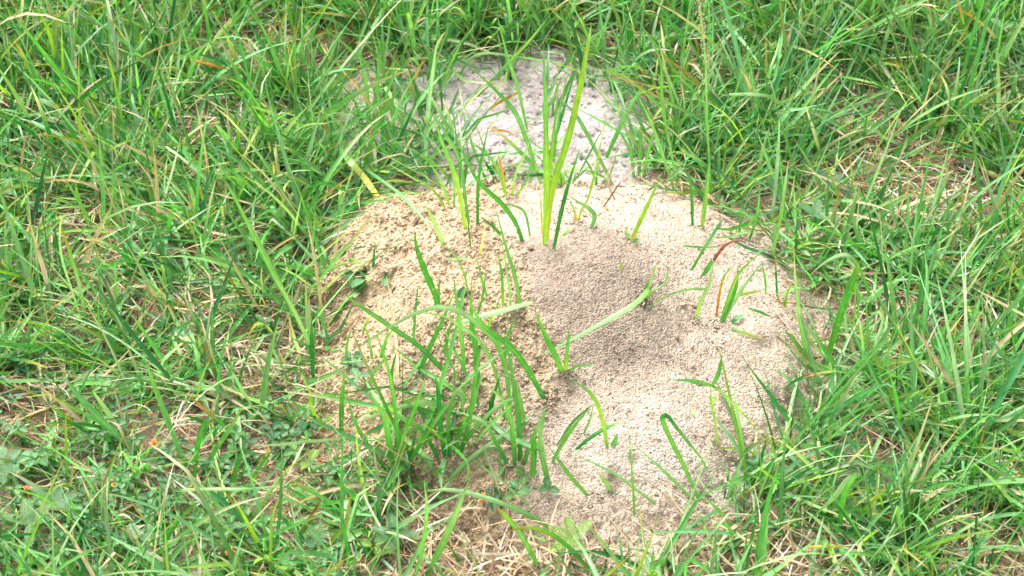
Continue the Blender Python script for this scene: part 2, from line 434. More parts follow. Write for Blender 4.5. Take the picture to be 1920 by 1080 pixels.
for (px, py, s) in [(705, 350, 4), (640, 412, 3.5), (662, 404, 4), (735, 372, 3), (812, 345, 4.5), (842, 331, 4), (868, 322, 3), (770, 360, 3.5), (1050, 350, 3.5), (1062, 392, 3.5), (1035, 500, 5), (1048, 480, 4),
                    (1022, 520, 4), (1010, 540, 4.5), (1033, 715, 4.5), (1015, 690, 4), (1060, 440, 3.5), (1375, 636, 6), (1340, 600, 5), (1270, 632, 4.5), (1352, 612, 4), (545, 612, 6), (552, 630, 5), (1000, 500, 4.5), (930, 420, 3.2),
                    (995, 470, 3.5), (725, 420, 4), (700, 432, 3.5), (790, 420, 4), (890, 600, 4), (850, 620, 3.6), (910, 640, 3.6), (800, 640, 3), (940, 560, 3), (1190, 455, 3), (980, 335, 4), (955, 318, 3.8), (990, 352, 3.5), (1120, 350, 3.5), (1090, 342, 3.2),
                    (1480, 600, 4), (1500, 640, 4.5), (1465, 560, 3.5), (1440, 520, 3.5), (1490, 700, 4), (1180, 930, 4), (1150, 890, 3.6), (1075, 872, 3.5), (930, 830, 4), (1430, 800, 3.5), (620, 470, 3), (650, 500, 3.2), (690, 590, 3), (600, 560, 4)]:
    p = hit(px, py); put_clod(p[0], p[1], s * 0.00042 * (1.7 if px < 1000 else 1.25))
for _ in range(230):
    for _t in range(50):
        x = random.uniform(MC[0] - MA, MC[0] + MA); y = random.uniform(MC[1] - MB, MC[1] + MB)
        _, _, l = mound_fields(np.array([x]), np.array([y])); r = float(mound_r(x, y))
        if r < 1.12 and random.random() < 0.05 + 0.35 * float(l[0]) + (0.6 if r > 0.85 else 0): break
    put_clod(x, y, random.uniform(0.0014, 0.0034))

BASES = []
# ------------------------------------------------------------------ grass colours (linear, albedo)
PAL = {
    'g': (0.074, 0.300, 0.046), 'd': (0.022, 0.180, 0.042), 'b': (0.125, 0.335, 0.118), 'y': (0.250, 0.430, 0.050),
    'p': (0.270, 0.460, 0.190), 't': (0.560, 0.420, 0.270), 'o': (0.520, 0.210, 0.035), 'r': (0.300, 0.060, 0.030),
    'w': (0.640, 0.580, 0.470), 'Y': (0.480, 0.420, 0.040), 'v': (0.150, 0.070, 0.060), 'm': (0.150, 0.365, 0.085),
}
PAL = {k: np.array(v) for k, v in PAL.items()}

# ------------------------------------------------------------------ vectorised lawn
NS = 8
def ribbons(base, az, el, droop, length, width, roll, twist, sway, cols, kink=None, ns=NS, zoff=0.0, fold=0.35, flat=False, under=0.004):
    """many blades at once; cols = (n, 3 colours along the blade, rgb)"""
    n = len(base)
    s = np.linspace(0, 1, ns)
    ds = 1 / (ns - 1)
    ang = el[:, None] - droop[:, None] * s[None] ** 1.3
    if kink is not None:
        ang = ang - kink[1][:, None] * (s[None] > kink[0][:, None])
    a = az[:, None] + sway[:, None] * s[None]
    dx = np.cos(ang) * np.sin(a); dy = np.cos(ang) * np.cos(a); dz = np.sin(ang)
    step = (length * ds)[:, None]
    P = np.zeros((n, ns, 3)); P[:, 0] = base
    P[:, 1:, 0] = base[:, 0:1] + np.cumsum(dx[:, :-1] * step, 1)
    P[:, 1:, 1] = base[:, 1:2] + np.cumsum(dy[:, :-1] * step, 1)
    P[:, 1:, 2] = base[:, 2:3] + np.cumsum(dz[:, :-1] * step, 1)
    g = H(P[:, :, 0], P[:, :, 1])
    lay = (zoff if np.isscalar(zoff) else zoff[:, None]) + 0.002
    P[:, 1:, 2] = np.maximum(P[:, 1:, 2], g[:, 1:] + lay)
    T = np.gradient(P, axis=1); T /= np.linalg.norm(T, axis=2, keepdims=True) + 1e-9
    rl = roll[:, None] + twist[:, None] * s[None]
    hs = np.stack([np.cos(a), -np.sin(a), np.zeros_like(a)], 2)
    nrm = np.cross(hs, T); nrm /= np.linalg.norm(nrm, axis=2, keepdims=True) + 1e-9
    side = hs * np.cos(rl)[..., None] + nrm * np.sin(rl)[..., None]
    up = np.cross(side, T)
    prof = np.clip(1 - s ** 2.6, 0, 1) ** 0.9 * (0.72 + 0.5 * np.sin(np.clip(s * 2.2, 0, 1.5)) * 0.6)
    w = width[:, None] * prof[None] * 0.5
    w = np.maximum(w, 0.00012)
    Lf = P - side * w[..., None]; Rt = P + side * w[..., None]
    ci = s * 2; i0 = np.clip(ci.astype(int), 0, 1); f = (ci - i0)[None, :, None]
    C = cols[:, i0] * (1 - f) + cols[:, i0 + 1] * f
    rnd = RNG.random(n)
    if flat:
        V = np.stack([Lf, Rt], 2); across = np.array([-1., 1.]); k = 2
    else:
        Md = P - up * (w * fold)[..., None]
        V = np.stack([Lf, Md, Rt], 2); across = np.array([-1., 0., 1.]); k = 3
    bl = np.zeros((n, ns, k, 3)); bl[..., 0] = across; bl[..., 1] = s[None, :, None] * (length[:, None, None] / 0.05); bl[..., 2] = rnd[:, None, None]
    C = np.repeat(C[:, :, None], k, 2)
    q = []
    for c in range(k - 1):
        a0 = np.arange(ns - 1) * k + c
        q.append(np.stack([a0, a0 + 1, a0 + k + 1, a0 + k], 1))
    q = np.concatenate(q)
    Q = q[None] + (np.arange(n) * ns * k)[:, None, None]
    return V.reshape(-1, 3), Q.reshape(-1, 4), C.reshape(-1, 3), bl.reshape(-1, 3)

STRAWSPOTS = [(910, 1040, 0.075, 0.060), (1240, 975, 0.045, 0.025), (170, 465, 0.045, 0.03), (1715, 385, 0.045, 0.04), (1490, 1070, 0.05, 0.03), (70, 745, 0.04, 0.025), (400, 600, 0.03, 0.02),
              (390, 250, 0.035, 0.03), (470, 690, 0.03, 0.03), (1310, 130, 0.02, 0.03), (1860, 1060, 0.05, 0.03), (560, 920, 0.03, 0.02), (1690, 90, 0.02, 0.02), (1760, 330, .04, .03)]
STRAWSPOTS = [(g0(a, b), c, d) for a, b, c, d in STRAWSPOTS]
CLOV = [(g0(90, 850), 0.08, 0.07), (g0(300, 960), 0.14, 0.06), (g0(520, 880), 0.07, 0.05), (g0(950, 930), 0.03, 0.02)]
def straw_amt(x, y):
    s = 0
    for p, a, b in STRAWSPOTS: s = s + gauss(x, y, p, a, b)
    return np.clip(s, 0, 1)
def clover_amt(x, y):
    s = 0
    for p, a, b in CLOV: s = s + gauss(x, y, p, a, b)
    return np.clip(s, 0, 1)
FT = [(g0(860, 865, 0.0), 0.075, 0.030), (g0(690, 850, 0.0), 0.05, 0.035), (g0(930, 880), 0.04, 0.03)]

CLEAR = [g0(a, b + 38) for a, b in [(1068, 1062), (735, 1035), (60, 1030), (95, 985), (255, 1045), (1905, 860), (1520, 450), (290, 833), (600, 865), (397, 975), (433, 1038), (905, 933), (50, 917),
                                      (583, 968), (430, 805), (170, 930), (950, 945), (585, 915), (228, 385), (380, 840), (240, 935), (990, 920), (1270, 955), (650, 560)]]
def tuft_density(x, y):
    r = mound_r(x, y)
    d = 0.10 * sstep(0.84, 0.94, r) + 0.90 * sstep(0.94, 1.05, r)
    rp = patch_r(x, y)
    d = d * (0.05 + 0.16 * sstep(0.3, 0.8, rp + 0.5 * sstep(PC[0], PC[0] - 0.1, x)) + 0.79 * sstep(0.84, 1.08, rp))
    d = d * (1 - 0.97 * np.clip(1.6 * straw_amt(x, y), 0, 1)) * (1 - 0.25 * clover_amt(x, y))
    front = 0
    for p, a, b in FT: front = front + gauss(x, y, p, a, b)
    d = np.maximum(d, 0.42 * np.clip(front, 0, 1) * (r > 0.62))
    d = d * (0.72 + 0.7 * np.clip(fbm(x, y, 14, 2, 120), -0.6, 1))
    inside = ((x > -0.58) & (x < 0.58) & (y > -0.42) & (y < 0.50))
    for q in CLEAR: d = d * (1 - 0.65 * gauss(x, y, q, 0.020, 0.028))
    return d * np.where(inside, 1, 0.30)

def lawn():
    A = (-0.9, 0.9, -0.62, 0.95); area = (A[1] - A[0]) * (A[3] - A[2])
    nt_ = int(area * 5700)
    tx = RNG.uniform(A[0], A[1], nt_); ty = RNG.uniform(A[2], A[3], nt_)
    keep = RNG.random(nt_) < tuft_density(tx, ty); tx, ty = tx[keep], ty[keep]
    nb = RNG.integers(4, 10, len(tx))
    tid = np.repeat(np.arange(len(tx)), nb); n = len(tid)
    bx = tx[tid] + RNG.normal(0, 0.0035, n); by = ty[tid] + RNG.normal(0, 0.0035, n)
    # tufts lean away from the mound, more so at its flanks
    ox, oy = bx - MC[0], by - (MC[1] - 0.1); om = np.hypot(ox, oy) + 1e-6
    lean = 0.55
    tdir = RNG.uniform(0, 2 * np.pi, len(tx)); tstr = RNG.uniform(0, 0.6, len(tx))
    baz = RNG.uniform(0, 2 * np.pi, n)
    vx = np.sin(baz) + lean * ox / om + tstr[tid] * np.sin(tdir[tid]); vy = np.cos(baz) + lean * oy / om * 0.8 + tstr[tid] * np.cos(tdir[tid])
    az = np.arctan2(vx, vy)
    _, tpy = world_to_px(bx, by, 0)
    back = sstep(420, 60, tpy)                                      # the grass behind stands taller
    size = RNG.lognormal(0, 0.25, len(tx))[tid]
    kind = RNG.random(len(tx))[tid]
    fine = (kind < 0.17)
    length = (0.069 + 0.013 * back) * size * RNG.uniform(0.5, 1.45, n)
    length *= 1 - 0.35 * clover_amt(bx, by)
    near_m = sstep(1.25, 1.0, mound_r(bx, by))
    width = np.where(fine, RNG.uniform(0.0011, 0.0022, n), RNG.uniform(0.0017, 0.0047, n)) * (0.8 + 0.25 * size)
    el = np.radians(RNG.uniform(12, 74, n)) ; el = np.clip(el + 0.22 * back, 0.15, 1.5)
    droop = RNG.uniform(0.0, 1.0, n) ** 1.6 * 1.3 * (0.5 + 4 * length) ; droop = np.where(fine, droop * 1.5, droop)
    kp = np.where(RNG.random(n) < 0.13, RNG.uniform(0.35, 0.8, n), 2.0); ka = RNG.uniform(0.5, 1.4, n)
    roll = RNG.normal(0, 0.55, n); twist = RNG.normal(0, 0.7, n); sway = RNG.normal(0, 0.22, n)
    # colours
    pal = np.array([PAL['g'], PAL['d'], PAL['b'], PAL['m'], PAL['p'], PAL['y']])
    c1 = RNG.choice(6, n, p=[0.22, 0.16, 0.31, 0.13, 0.12, 0.06])
    c1 = np.where(RNG.random(n) < 0.35, RNG.choice(6, len(tx), p=[0.27, 0.18, 0.29, 0.16, 0.05, 0.05])[tid], c1)
    col = pal[c1] * RNG.uniform(0.60, 1.30, (n, 1)) * (1 + RNG.normal(0, 0.06, (n, 3)))
    dead = RNG.random(n) < 0.05
    col = np.where(dead[:, None], PAL['t'] * RNG.uniform(0.7, 1.2, (n, 1)), col)
    basec = col * 0.75 + PAL['p'] * 0.20
    tipc = col * 1.05 + np.array([0.02, 0.02, 0.0])
    u = RNG.random(n)
    tipc = np.where((u < 0.10)[:, None], PAL['t'], tipc)
    tipc = np.where(((u > 0.10) & (u < 0.145))[:, None], PAL['o'] * 0.9, tipc)
    tipc = np.where(((u > 0.145) & (u < 0.22))[:, None], PAL['Y'] * 0.8, tipc)
    tipc = np.where(((u > 0.22) & (u < 0.26))[:, None], PAL['w'], tipc)
    cols = np.stack([basec, col, tipc], 1)
    bz = H(bx, by) - 0.004
    V, Q, C, B = ribbons(np.stack([bx, by, bz], 1), az, el, droop, length, width, roll, twist, sway, cols, (kp, ka), zoff=RNG.uniform(0.001, 0.014, n))
    o = link('grass', make_mesh('grass', V, Q, mat=M_GRASS, tint=C, bl=B))
    tag(o, 'dense green lawn grass growing all round the sand mound', 'grass', kind='stuff')
    return n

def straw():
    A = (-1.0, 1.0, -0.7, 1.1)
    n0 = 110000
    x = RNG.uniform(A[0], A[1], n0); y = RNG.uniform(A[2], A[3], n0)
    r = mound_r(x, y); sa = straw_amt(x, y)
    inside = ((x > -0.56) & (x < 0.56) & (y > -0.40) & (y < 0.46))
    d = (0.40 + 0.9 * sa) * (0.008 + 0.992 * sstep(0.97, 1.08, r)) * sstep(0.80, 1.05, patch_r(x, y)) * np.where(inside, 1, 0.22)
    k = RNG.random(n0) < d; x, y, sa = x[k], y[k], sa[k]; n = len(x)
    length = RNG.uniform(0.015, 0.075, n); width = RNG.uniform(0.0007, 0.0024, n)
    az = RNG.uniform(0, 2 * np.pi, n)
    el = np.radians(RNG.uniform(-4, 24, n)); droop = RNG.uniform(0.0, 0.9, n)
    lift = RNG.uniform(0, 0.010, n) * (0.5 + sa)
    c = PAL['t'] * RNG.uniform(0.55, 1.15, (n, 1)) * (1 + RNG.normal(0, 0.05, (n, 3)))
    c = np.where((RNG.random(n) < 0.22)[:, None], PAL['w'] * RNG.uniform(0.7, 1.0, (n, 1)), c)
    c = np.where((RNG.random(n) < 0.16)[:, None], np.array([0.22, 0.13, 0.07]) * RNG.uniform(0.6, 1.2, (n, 1)), c)
    cols = np.stack([c * 0.9, c, c * 1.05], 1)
    V, Q, C, B = ribbons(np.stack([x, y, H(x, y) + lift], 1), az, el, droop, length, width, RNG.normal(0, 0.7, n), RNG.normal(0, 1.5, n), RNG.normal(0, 1.0, n), cols,
                         ns=6, zoff=lift, flat=True)
    o = link('dry_grass', make_mesh('dry_grass', V, Q, mat=M_STRAW, tint=C, bl=B))
    tag(o, 'tan dead grass stems matted over the ground under the green lawn', 'dry grass', kind='stuff')
    return n

def undergrowth():
    """short fine blades and creeping leaves filling the floor of the lawn"""
    A = (-1.0, 1.0, -0.7, 1.1)
    n0 = 42000
    x = RNG.uniform(A[0], A[1], n0); y = RNG.uniform(A[2], A[3], n0)
    inside = ((x > -0.56) & (x < 0.56) & (y > -0.40) & (y < 0.46))
    d = 0.30 * sstep(0.98, 1.08, mound_r(x, y)) * sstep(0.85, 1.1, patch_r(x, y)) * (1 - 0.85 * straw_amt(x, y)) * np.where(inside, 1, 0.35) * (0.7 + 0.6 * fbm(x, y, 20, 2, 130))
    k = RNG.random(n0) < d; x, y = x[k], y[k]; n = len(x)
    length = RNG.uniform(0.012, 0.048, n); width = RNG.uniform(0.0009, 0.0026, n)
    az = RNG.uniform(0, 2 * np.pi, n); el = np.radians(RNG.uniform(5, 75, n)); droop = RNG.uniform(0, 1.0, n)
    pal = np.array([PAL['g'], PAL['d'], PAL['b'], PAL['m'], PAL['y'], PAL['t'], PAL['p']])
    c = pal[RNG.choice(7, n, p=[.27, .22, .2, .14, .05, .07, .05])] * RNG.uniform(0.7, 1.2, (n, 1))
    cols = np.stack([c * 0.8, c, c], 1)
    V, Q, C, B = ribbons(np.stack([x, y, H(x, y) - 0.001], 1), az, el, droop, length, width, RNG.normal(0, 0.6, n), RNG.normal(0, 0.8, n), RNG.normal(0, 0.6, n), cols,
                         ns=5, zoff=RNG.uniform(0, 0.008, n), flat=True)
    o = link('undergrowth', make_mesh('undergrowth', V, Q, mat=M_GRASS, tint=C, bl=B))
    tag(o, 'short fine green shoots filling the gaps between the lawn tufts', 'undergrowth', kind='stuff')
    return n
print('BLADES', lawn(), 'STRAW', straw(), 'UNDER', undergrowth())

# ------------------------------------------------------------------ blades of their own, each where it grows
def catmull(P, n):
    P = np.asarray(P, float)
    if len(P) == 2: P = np.stack([P[0], (P[0] + P[1]) / 2, P[1]])
    Q = np.concatenate([[2 * P[0] - P[1]], P, [2 * P[-1] - P[-2]]])
    out = []
    ts = np.linspace(0, len(P) - 1, n)
    for t in ts:
        i = min(int(t), len(P) - 2); f = t - i
        a, b, c, d = Q[i], Q[i + 1], Q[i + 2], Q[i + 3]
        out.append(0.5 * ((2 * b) + (c - a) * f + (2 * a - 5 * b + 4 * c - d) * f * f + (3 * b - a - 3 * c + d) * f ** 3))
    return np.array(out)

def blade_points(pts, k):
    """first point is the foot; the others rise in an upright plane through it that leans by k, or stand h mm above the soil"""
    B = hit(pts[0][0], pts[0][1], 0.001 * pts[0][2] if len(pts[0]) > 2 else 0)
    out = [B]
    for p in pts[1:]:
        if len(p) > 2:
            out.append(hit(p[0], p[1], p[2] * 0.001)); continue
        d = ray(p[0], p[1])
        t = (k * (CAM[2] - B[2]) - CAM[1] + B[1]) / (d[1] - k * d[2])
        Q = CAM + d * t
        if Q[2] < H(Q[0], Q[1]) + 0.003:
            Q = hit(p[0], p[1], 0.004)
        out.append(Q)
    return np.array(out)

def blade_mesh(P, wpx, col, seed, blunt=False, fold=0.3, curl=0.0, ns=15, origin=(0, 0, 0)):
    rs = np.random.default_rng(seed)
    C = catmull(P, ns)
    s = np.linspace(0, 1, ns)
    T = np.gradient(C, axis=0); T /= np.linalg.norm(T, axis=1, keepdims=True) + 1e-9
    view = C - CAM; view /= np.linalg.norm(view, axis=1, keepdims=True)
    side = np.cross(T, view); side /= np.linalg.norm(side, axis=1, keepdims=True) + 1e-9
    a = rs.uniform(-0.5, 0.5) + rs.uniform(-0.6, 0.6) * s + curl * s
    side = side * np.cos(a)[:, None] + np.cross(T, side) * np.sin(a)[:, None]
    up = np.cross(side, T)
    if blunt: prof = np.where(s < 0.97, 0.8 + 0.2 * np.sin(s * 3), 0.55)
    else: prof = np.clip(1 - s ** 2.8, 0, 1) * (0.62 + 0.42 * np.sin(np.clip(s * 2.4, 0, 1.57)))
    prof = prof * (1 + 0.06 * rs.normal(size=ns))
    w = np.maximum(wpx * 0.000445 * 0.5 * 0.94 * prof, 0.00012)
    Lf, Rt = C - side * w[:, None], C + side * w[:, None]; Md = C - up * (w * fold)[:, None]
    V = np.stack([Lf, Md, Rt], 1).reshape(-1, 3) - np.asarray(origin)
    cc = np.array([PAL[c] for c in col]); 
    if len(cc) == 1: cc = np.repeat(cc, 2, 0)
    ci = s * (len(cc) - 1); i0 = np.clip(ci.astype(int), 0, len(cc) - 2); f = (ci - i0)[:, None]
    c3 = (cc[i0] * (1 - f) + cc[i0 + 1] * f) * rs.uniform(0.9, 1.12)
    tint = np.repeat(c3, 3, 0)
    L = np.linalg.norm(np.diff(C, axis=0), axis=1).sum()
    bl = np.zeros((ns, 3, 3)); bl[:, :, 0] = [-1, 0, 1]; bl[:, :, 1] = s[:, None] * L / 0.05; bl[:, :, 2] = rs.random()
    q = []
    for c in range(2):
        a0 = np.arange(ns - 1) * 3 + c
        q.append(np.stack([a0, a0 + 1, a0 + 4, a0 + 3], 1))
    me = make_mesh('blade', V, np.concatenate(q), mat=M_GRASS, tint=tint, bl=bl.reshape(-1, 3))
    return me

SEED = [1000]
def GB(label, group, *blades, name=None, cat=None):
    """a tuft (several blades) or one blade. blade = (points, width in photo px, colours foot to tip, options)"""
    many = len(blades) > 1
    root = None
    for i, b in enumerate(blades):
        pts, w, col = b[:3]; op = b[3] if len(b) > 3 else {}
        SEED[0] += 1
        k = op.get('k', random.uniform(-0.15, 0.30))
        P = blade_points(pts, k)
        if not op.get('loose'):
            if len(pts[0]) == 2: BASES.append((P[0][0], P[0][1]))
            P[0] = P[0] - np.array([0, 0, 0.004])
        if i == 0:
            org = P[0].copy()
            if many:
                root = bpy.data.objects.new(name or 'grass_tuft', None); scn.collection.objects.link(root); root.location = org
        me = blade_mesh(P, w, col, SEED[0], op.get('blunt', False), op.get('fold', 0.3), op.get('curl', 0), origin=org)
        if many: link('blade', me, root)
        else: root = link(name or 'grass_shoot', me, None, org)
    tag(root, label, cat or ('grass tuft' if many else 'grass blade'), group)
    return root

G1 = 'grass sprouting through the sand mound'
G2 = 'grass on the grey crust'
G3 = 'long blades standing out of the lawn'
G4 = 'cut blades lying on the sand'

# --- on the mound
GB('tallest tuft on the mound top, two upright leaves and one long speckled yellow leaf', G1,
   ([(1021, 462), (1024, 363), (1023, 200), (1018, 80)], 12, 'yymb', {'k': 0}),
   ([(1022, 455), (1036, 353), (1060, 277), (1083, 187), (1103, 80), (1109, 43)], 15, 'Yyyyp', {'k': 0.1}),
   ([(1024, 450), (1030, 333), (1040, 233), (1048, 157)], 8, 'yyb', {'k': 0.15}),
   ([(1017, 440), (1015, 400), (1013, 355)], 6, 'Yy'))
GB('dark narrow blade leaning right beside the tallest tuft', G1, ([(1036, 472), (1051, 404), (1066, 345), (1090, 270)], 9, 'gdb'))
GB('wide light green blade left of the mound top, paired with a darker one', G1,
   ([(875, 437), (862, 365), (852, 325), (827, 262), (817, 227)], 10, 'yymb'),
   ([(882, 432), (872, 370), (868, 330), (862, 290)], 8, 'bb'))
GB('arching green blade whose foot bends down to the left of the tallest tuft', G1,
   ([(982, 453), (966, 416), (938, 379), (906, 350), (880, 312), (837, 213)], 11, 'dggb'),
   ([(996, 447), (985, 401), (965, 386), (944, 382)], 6, 'bb'))
GB('short dark blade slanting left on the upper mound', G1, ([(957, 453), (925, 426), (900, 405)], 7, 'gd'))
GB('thin upright blade between two leaning ones on the upper left mound', G1, ([(895, 443), (898, 331), (917, 230)], 7, 'dgb'))
GB('stout dark green blade standing alone on the left half of the mound', G1,
   ([(821, 600), (818, 560), (799, 514), (782, 467), (777, 432)], 13, 'dggg', {'k': 0.1}),
   ([(826, 590), (823, 560), (824, 514)], 6, 'gg'))
GB('yellow striped blade curling left on the upper left mound', G1, ([(837, 468), (818, 426), (796, 382)], 9, 'ypy'))
GB('long pale blade reaching over the left shoulder of the mound', G1, ([(640, 272, 4), (690, 320, 28), (749, 363, 22), (793, 410, 12), (821, 440, 3)], 8, 'bbbp'))
GB('broad blade with a blunt yellow end hanging over the upper left rim', G1, ([(628, 262, 4), (654, 300, 35), (682, 332, 28), (714, 377, 6)], 14, 'bmYY', {'blunt': 1}))
GB('short upright chip of grass on the left mound', G1, ([(698, 514), (703, 454)], 8, 'dd'))
GB('short leaning blade at the far left rim of the mound', G1, ([(626, 517), (618, 497), (611, 474)], 7, 'gg'))
GB('pale flat blade lying across the left mound', G4, ([(761, 477, 3), (730, 457, 8), (708, 441, 6)], 9, 'yppy', {'loose': 1}))
GB('blue green blade lying towards the left rim', G4, ([(636, 476, 3), (662, 463, 7), (692, 453, 8)], 7, 'bb', {'loose': 1}))
GB('dark thin blade lying below the blue green one at the left rim', G4, ([(637, 478, 3), (665, 488, 4), (697, 500, 3)], 6, 'dy', {'loose': 1}))
GB('short blade with an orange base and broken red tip behind the mound top', G1, ([(951, 376), (946, 347), (939, 312), (934, 290)], 7, 'yyor'))
GB('two dark stubby blades on the back slope left of the orange one', G1,
   ([(935, 344), (922, 322), (907, 302)], 10, 'dd'), ([(940, 322), (925, 312), (905, 300)], 6, 'dd'))
GB('tan dried blade stuck upright in the upper mound', G1, ([(899, 482), (905, 450), (911, 414)], 6, 'ytt'))
GB('thin green needle beside the tan dried blade', G1, ([(884, 475), (880, 440), (876, 400)], 4, 'dg'))
GB('tall thin pair curving left in the middle of the mound', G1,
   ([(976, 600), (974, 568), (966, 520), (947, 457), (928, 385)], 9, 'gmbb', {'k': 0.1}),
   ([(945, 600), (941, 520), (932, 468)], 6, 'ygy'),
   ([(958, 610), (955, 540), (938, 440)], 6, 'gpb'))
GB('two leaved bright sprout at the lower middle of the mound', G1,
   ([(1059, 709), (1047, 680), (1030, 645), (1012, 605), (1001, 577)], 13, 'yggm', {'k': 0.0}),
   ([(1061, 709), (1061, 690), (1064, 652), (1069, 604)], 10, 'Yygg', {'k': 0.0}),
   ([(1062, 708), (1075, 690), (1100, 684), (1128, 681)], 5, 'gmb'))
GB('long bright blade arching down leftwards from its clump across the smooth sand', G1,
   ([(1207, 558), (1217, 542, 18), (1189, 571, 26), (1135, 602, 22), (1066, 640, 14), (1007, 669, 5)], 12, 'ymmgb', {'fold': 0.2}),
   ([(1206, 558), (1220, 527), (1234, 487)], 5, 'ypy'),
   ([(1210, 560), (1222, 546), (1245, 533), (1252, 505), (1244, 495)], 5, 'yppb'),
   ([(1206, 556), (1212, 540), (1218, 525)], 7, 'gm'))
GB('yellow green blade leaning right, two small grey leaves at its foot', G1,
   ([(1183, 449), (1195, 426), (1220, 372), (1242, 322)], 10, 'Yyym', {'k': 0.1}),
   ([(1184, 450), (1176, 441), (1174, 428)], 9, 'bp'), ([(1184, 452), (1192, 450), (1198, 449)], 8, 'bb'))
GB('forked yellow sprout right of the tallest tuft', G1,
   ([(1083, 417), (1090, 395), (1104, 369), (1120, 300), (1140, 200)], 6, 'Yyyy'),
   ([(1082, 416), (1078, 400), (1070, 378)], 6, 'Yy'))
GB('pale blade ending in a curled grey green leaf near the tallest tuft', G1, ([(1106, 428), (1115, 408), (1108, 394), (1090, 382), (1065, 366)], 10, 'bbpp', {'fold': .5}))
GB('tiny green chip in the crumbs below the forked yellow sprout', G4, ([(1054, 441, 2), (1065, 431, 4), (1076, 423, 5)], 7, 'ygt', {'loose': 1, 'blunt': 1}))
GB('tiny yellow shoot alone in the dark sand of the right crest', G1, ([(1165, 510), (1164, 488)], 5, 'Yy'))
GB('narrow leaf with a frayed brown end slanting over the right crest', G1, ([(1294, 506, 2), (1321, 464, 20), (1349, 420, 30), (1355, 405, 30)], 7, 'ggdt'))
GB('pair of upright blades at the back right of the mound', G1,
   ([(1299, 423), (1297, 363), (1290, 318)], 8, 'dg'), ([(1316, 427), (1324, 363), (1331, 290)], 10, 'ymb'))
GB('broken pale stem with a bent purple leaf on the right of the mound', G1,
   ([(1304, 598), (1314, 565), (1330, 533), (1337, 489)], 8, 'ypp', {'k': 0}),
   ([(1338, 490), (1341, 484), (1358, 462), (1377, 452), (1403, 454)], 7, 'vrv', {'k': 0}),
   ([(1328, 535, 20), (1290, 543, 16), (1245, 557, 10), (1208, 584, 3)], 6, 'mppy'))
GB('dark notched leaf hanging beside the broken pale stem', G1, ([(1336, 488, 30), (1326, 505, 14), (1312, 522, 4)], 11, 'gg', {'loose': 1}))
GB('bushy tuft of short leaves with a red base, right side of the mound', G1,
   ([(1349, 606), (1366, 575), (1381, 535), (1384, 495)], 9, 'mggg'),
   ([(1343, 594), (1349, 552), (1359, 516), (1377, 498)], 6, 'royy'),
   ([(1352, 606), (1370, 575), (1393, 539), (1431, 489)], 10, 'mppb'),
   ([(1350, 602), (1366, 560), (1387, 511), (1433, 467)], 8, 'gmyp'),
   ([(1370, 563), (1382, 556), (1406, 549), (1437, 545)], 7, 'oyy'),
   ([(1437, 545, 8), (1434, 520, 22), (1427, 488, 40)], 5, 'gg'))
GB('small folded green leaf lying below the red based tuft', G4, ([(1371, 603, 2), (1385, 596, 6), (1397, 586, 4)], 11, 'db', {'loose': 1}))
GB('cut blade with a dried white tail lying on the right slope', G4, ([(1371, 616, 3), (1400, 625, 6), (1431, 636, 4), (1470, 641, 3)], 7, 'mytw', {'loose': 1}))
GB('dark green blade scrap pointing to the right rim', G4, ([(1403, 578, 3), (1425, 585, 5), (1447, 595, 3)], 7, 'bd', {'loose': 1}))
GB('pale stalk lying flat at the top right of the mound', G4, ([(1281, 461, 3), (1320, 464, 5), (1359, 462, 3)], 5, 'bmp', {'loose': 1}))
GB('thin dark blade upright at the right rim with a brown tip', G1, ([(1458, 556), (1455, 510), (1453, 474)], 5, 'ddo'))
GB('short bright blade just inside the right rim', G1, ([(1470, 578), (1476, 552), (1486, 526)], 8, 'gyp'))
GB('small cross shaped seedling on a thin stalk in the lower right sand', G1,
   ([(1348, 838), (1342, 800), (1334, 760), (1333, 735), (1333, 722)], 5, 'yyy', {'k': 0}),
   ([(1335, 724, 55), (1347, 700, 62), (1355, 661, 75)], 9, 'mgg', {'loose': 1}),
   ([(1338, 724, 55), (1320, 719, 57), (1290, 713, 55), (1262, 713, 50)], 9, 'ymgd', {'loose': 1}),
   ([(1336, 724, 55), (1350, 732, 55), (1370, 753, 48), (1400, 783, 30), (1443, 837, 6)], 8, 'mppyy', {'loose': 1}),
   ([(1334, 760, 30), (1340, 748, 40), (1342, 733, 50)], 6, 'pp', {'loose': 1}))
GB('green stem running off the foot of the cross shaped seedling into the lawn', G1, ([(1350, 834, 4), (1380, 840, 8), (1407, 847, 10), (1425, 870, 10), (1440, 895, 12)], 6, 'yyymm'))
GB('folded arch blade doubling back over the lower front sand', G1,
   ([(1315, 940), (1287, 883), (1257, 823), (1243, 790), (1244, 780), (1253, 781), (1277, 813), (1320, 867), (1337, 912)], 10, 'bmmgdmb', {'k': -0.05}))
GB('bent yellow stem with a folded blue leaf at its foot, lower middle sand', G1,
   ([(1140, 842), (1133, 803), (1120, 757), (1097, 728), (1064, 709)], 9, 'gyymb', {'k': 0}),
   ([(1142, 842), (1152, 830), (1158, 812)], 11, 'bb'))
GB('three leaved bunch joined at its tips over the lower middle sand', G1,
   ([(1040, 836), (1073, 793), (1112, 757)], 6, 'bd'), ([(1030, 874), (1052, 836), (1080, 795), (1112, 757)], 9, 'gmmb'), ([(1090, 817), (1106, 787), (1113, 758)], 5, 'bb'))
GB('dark blade with a brown tip crossing the bent yellow stem', G1, ([(1067, 848), (1105, 822), (1147, 797), (1170, 785)], 8, 'ddgt'))
GB('pair of broad blades upright at the foot of the front slope', G1,
   ([(997, 907), (1001, 850), (1003, 798)], 13, 'mgg'), ([(1034, 918), (1020, 870), (1013, 820), (1023, 772)], 12, 'gmpb'))
GB('long pale blade slanting down right over the front sand', G1, ([(1320, 950), (1250, 888), (1180, 826)], 8, 'pmb'))
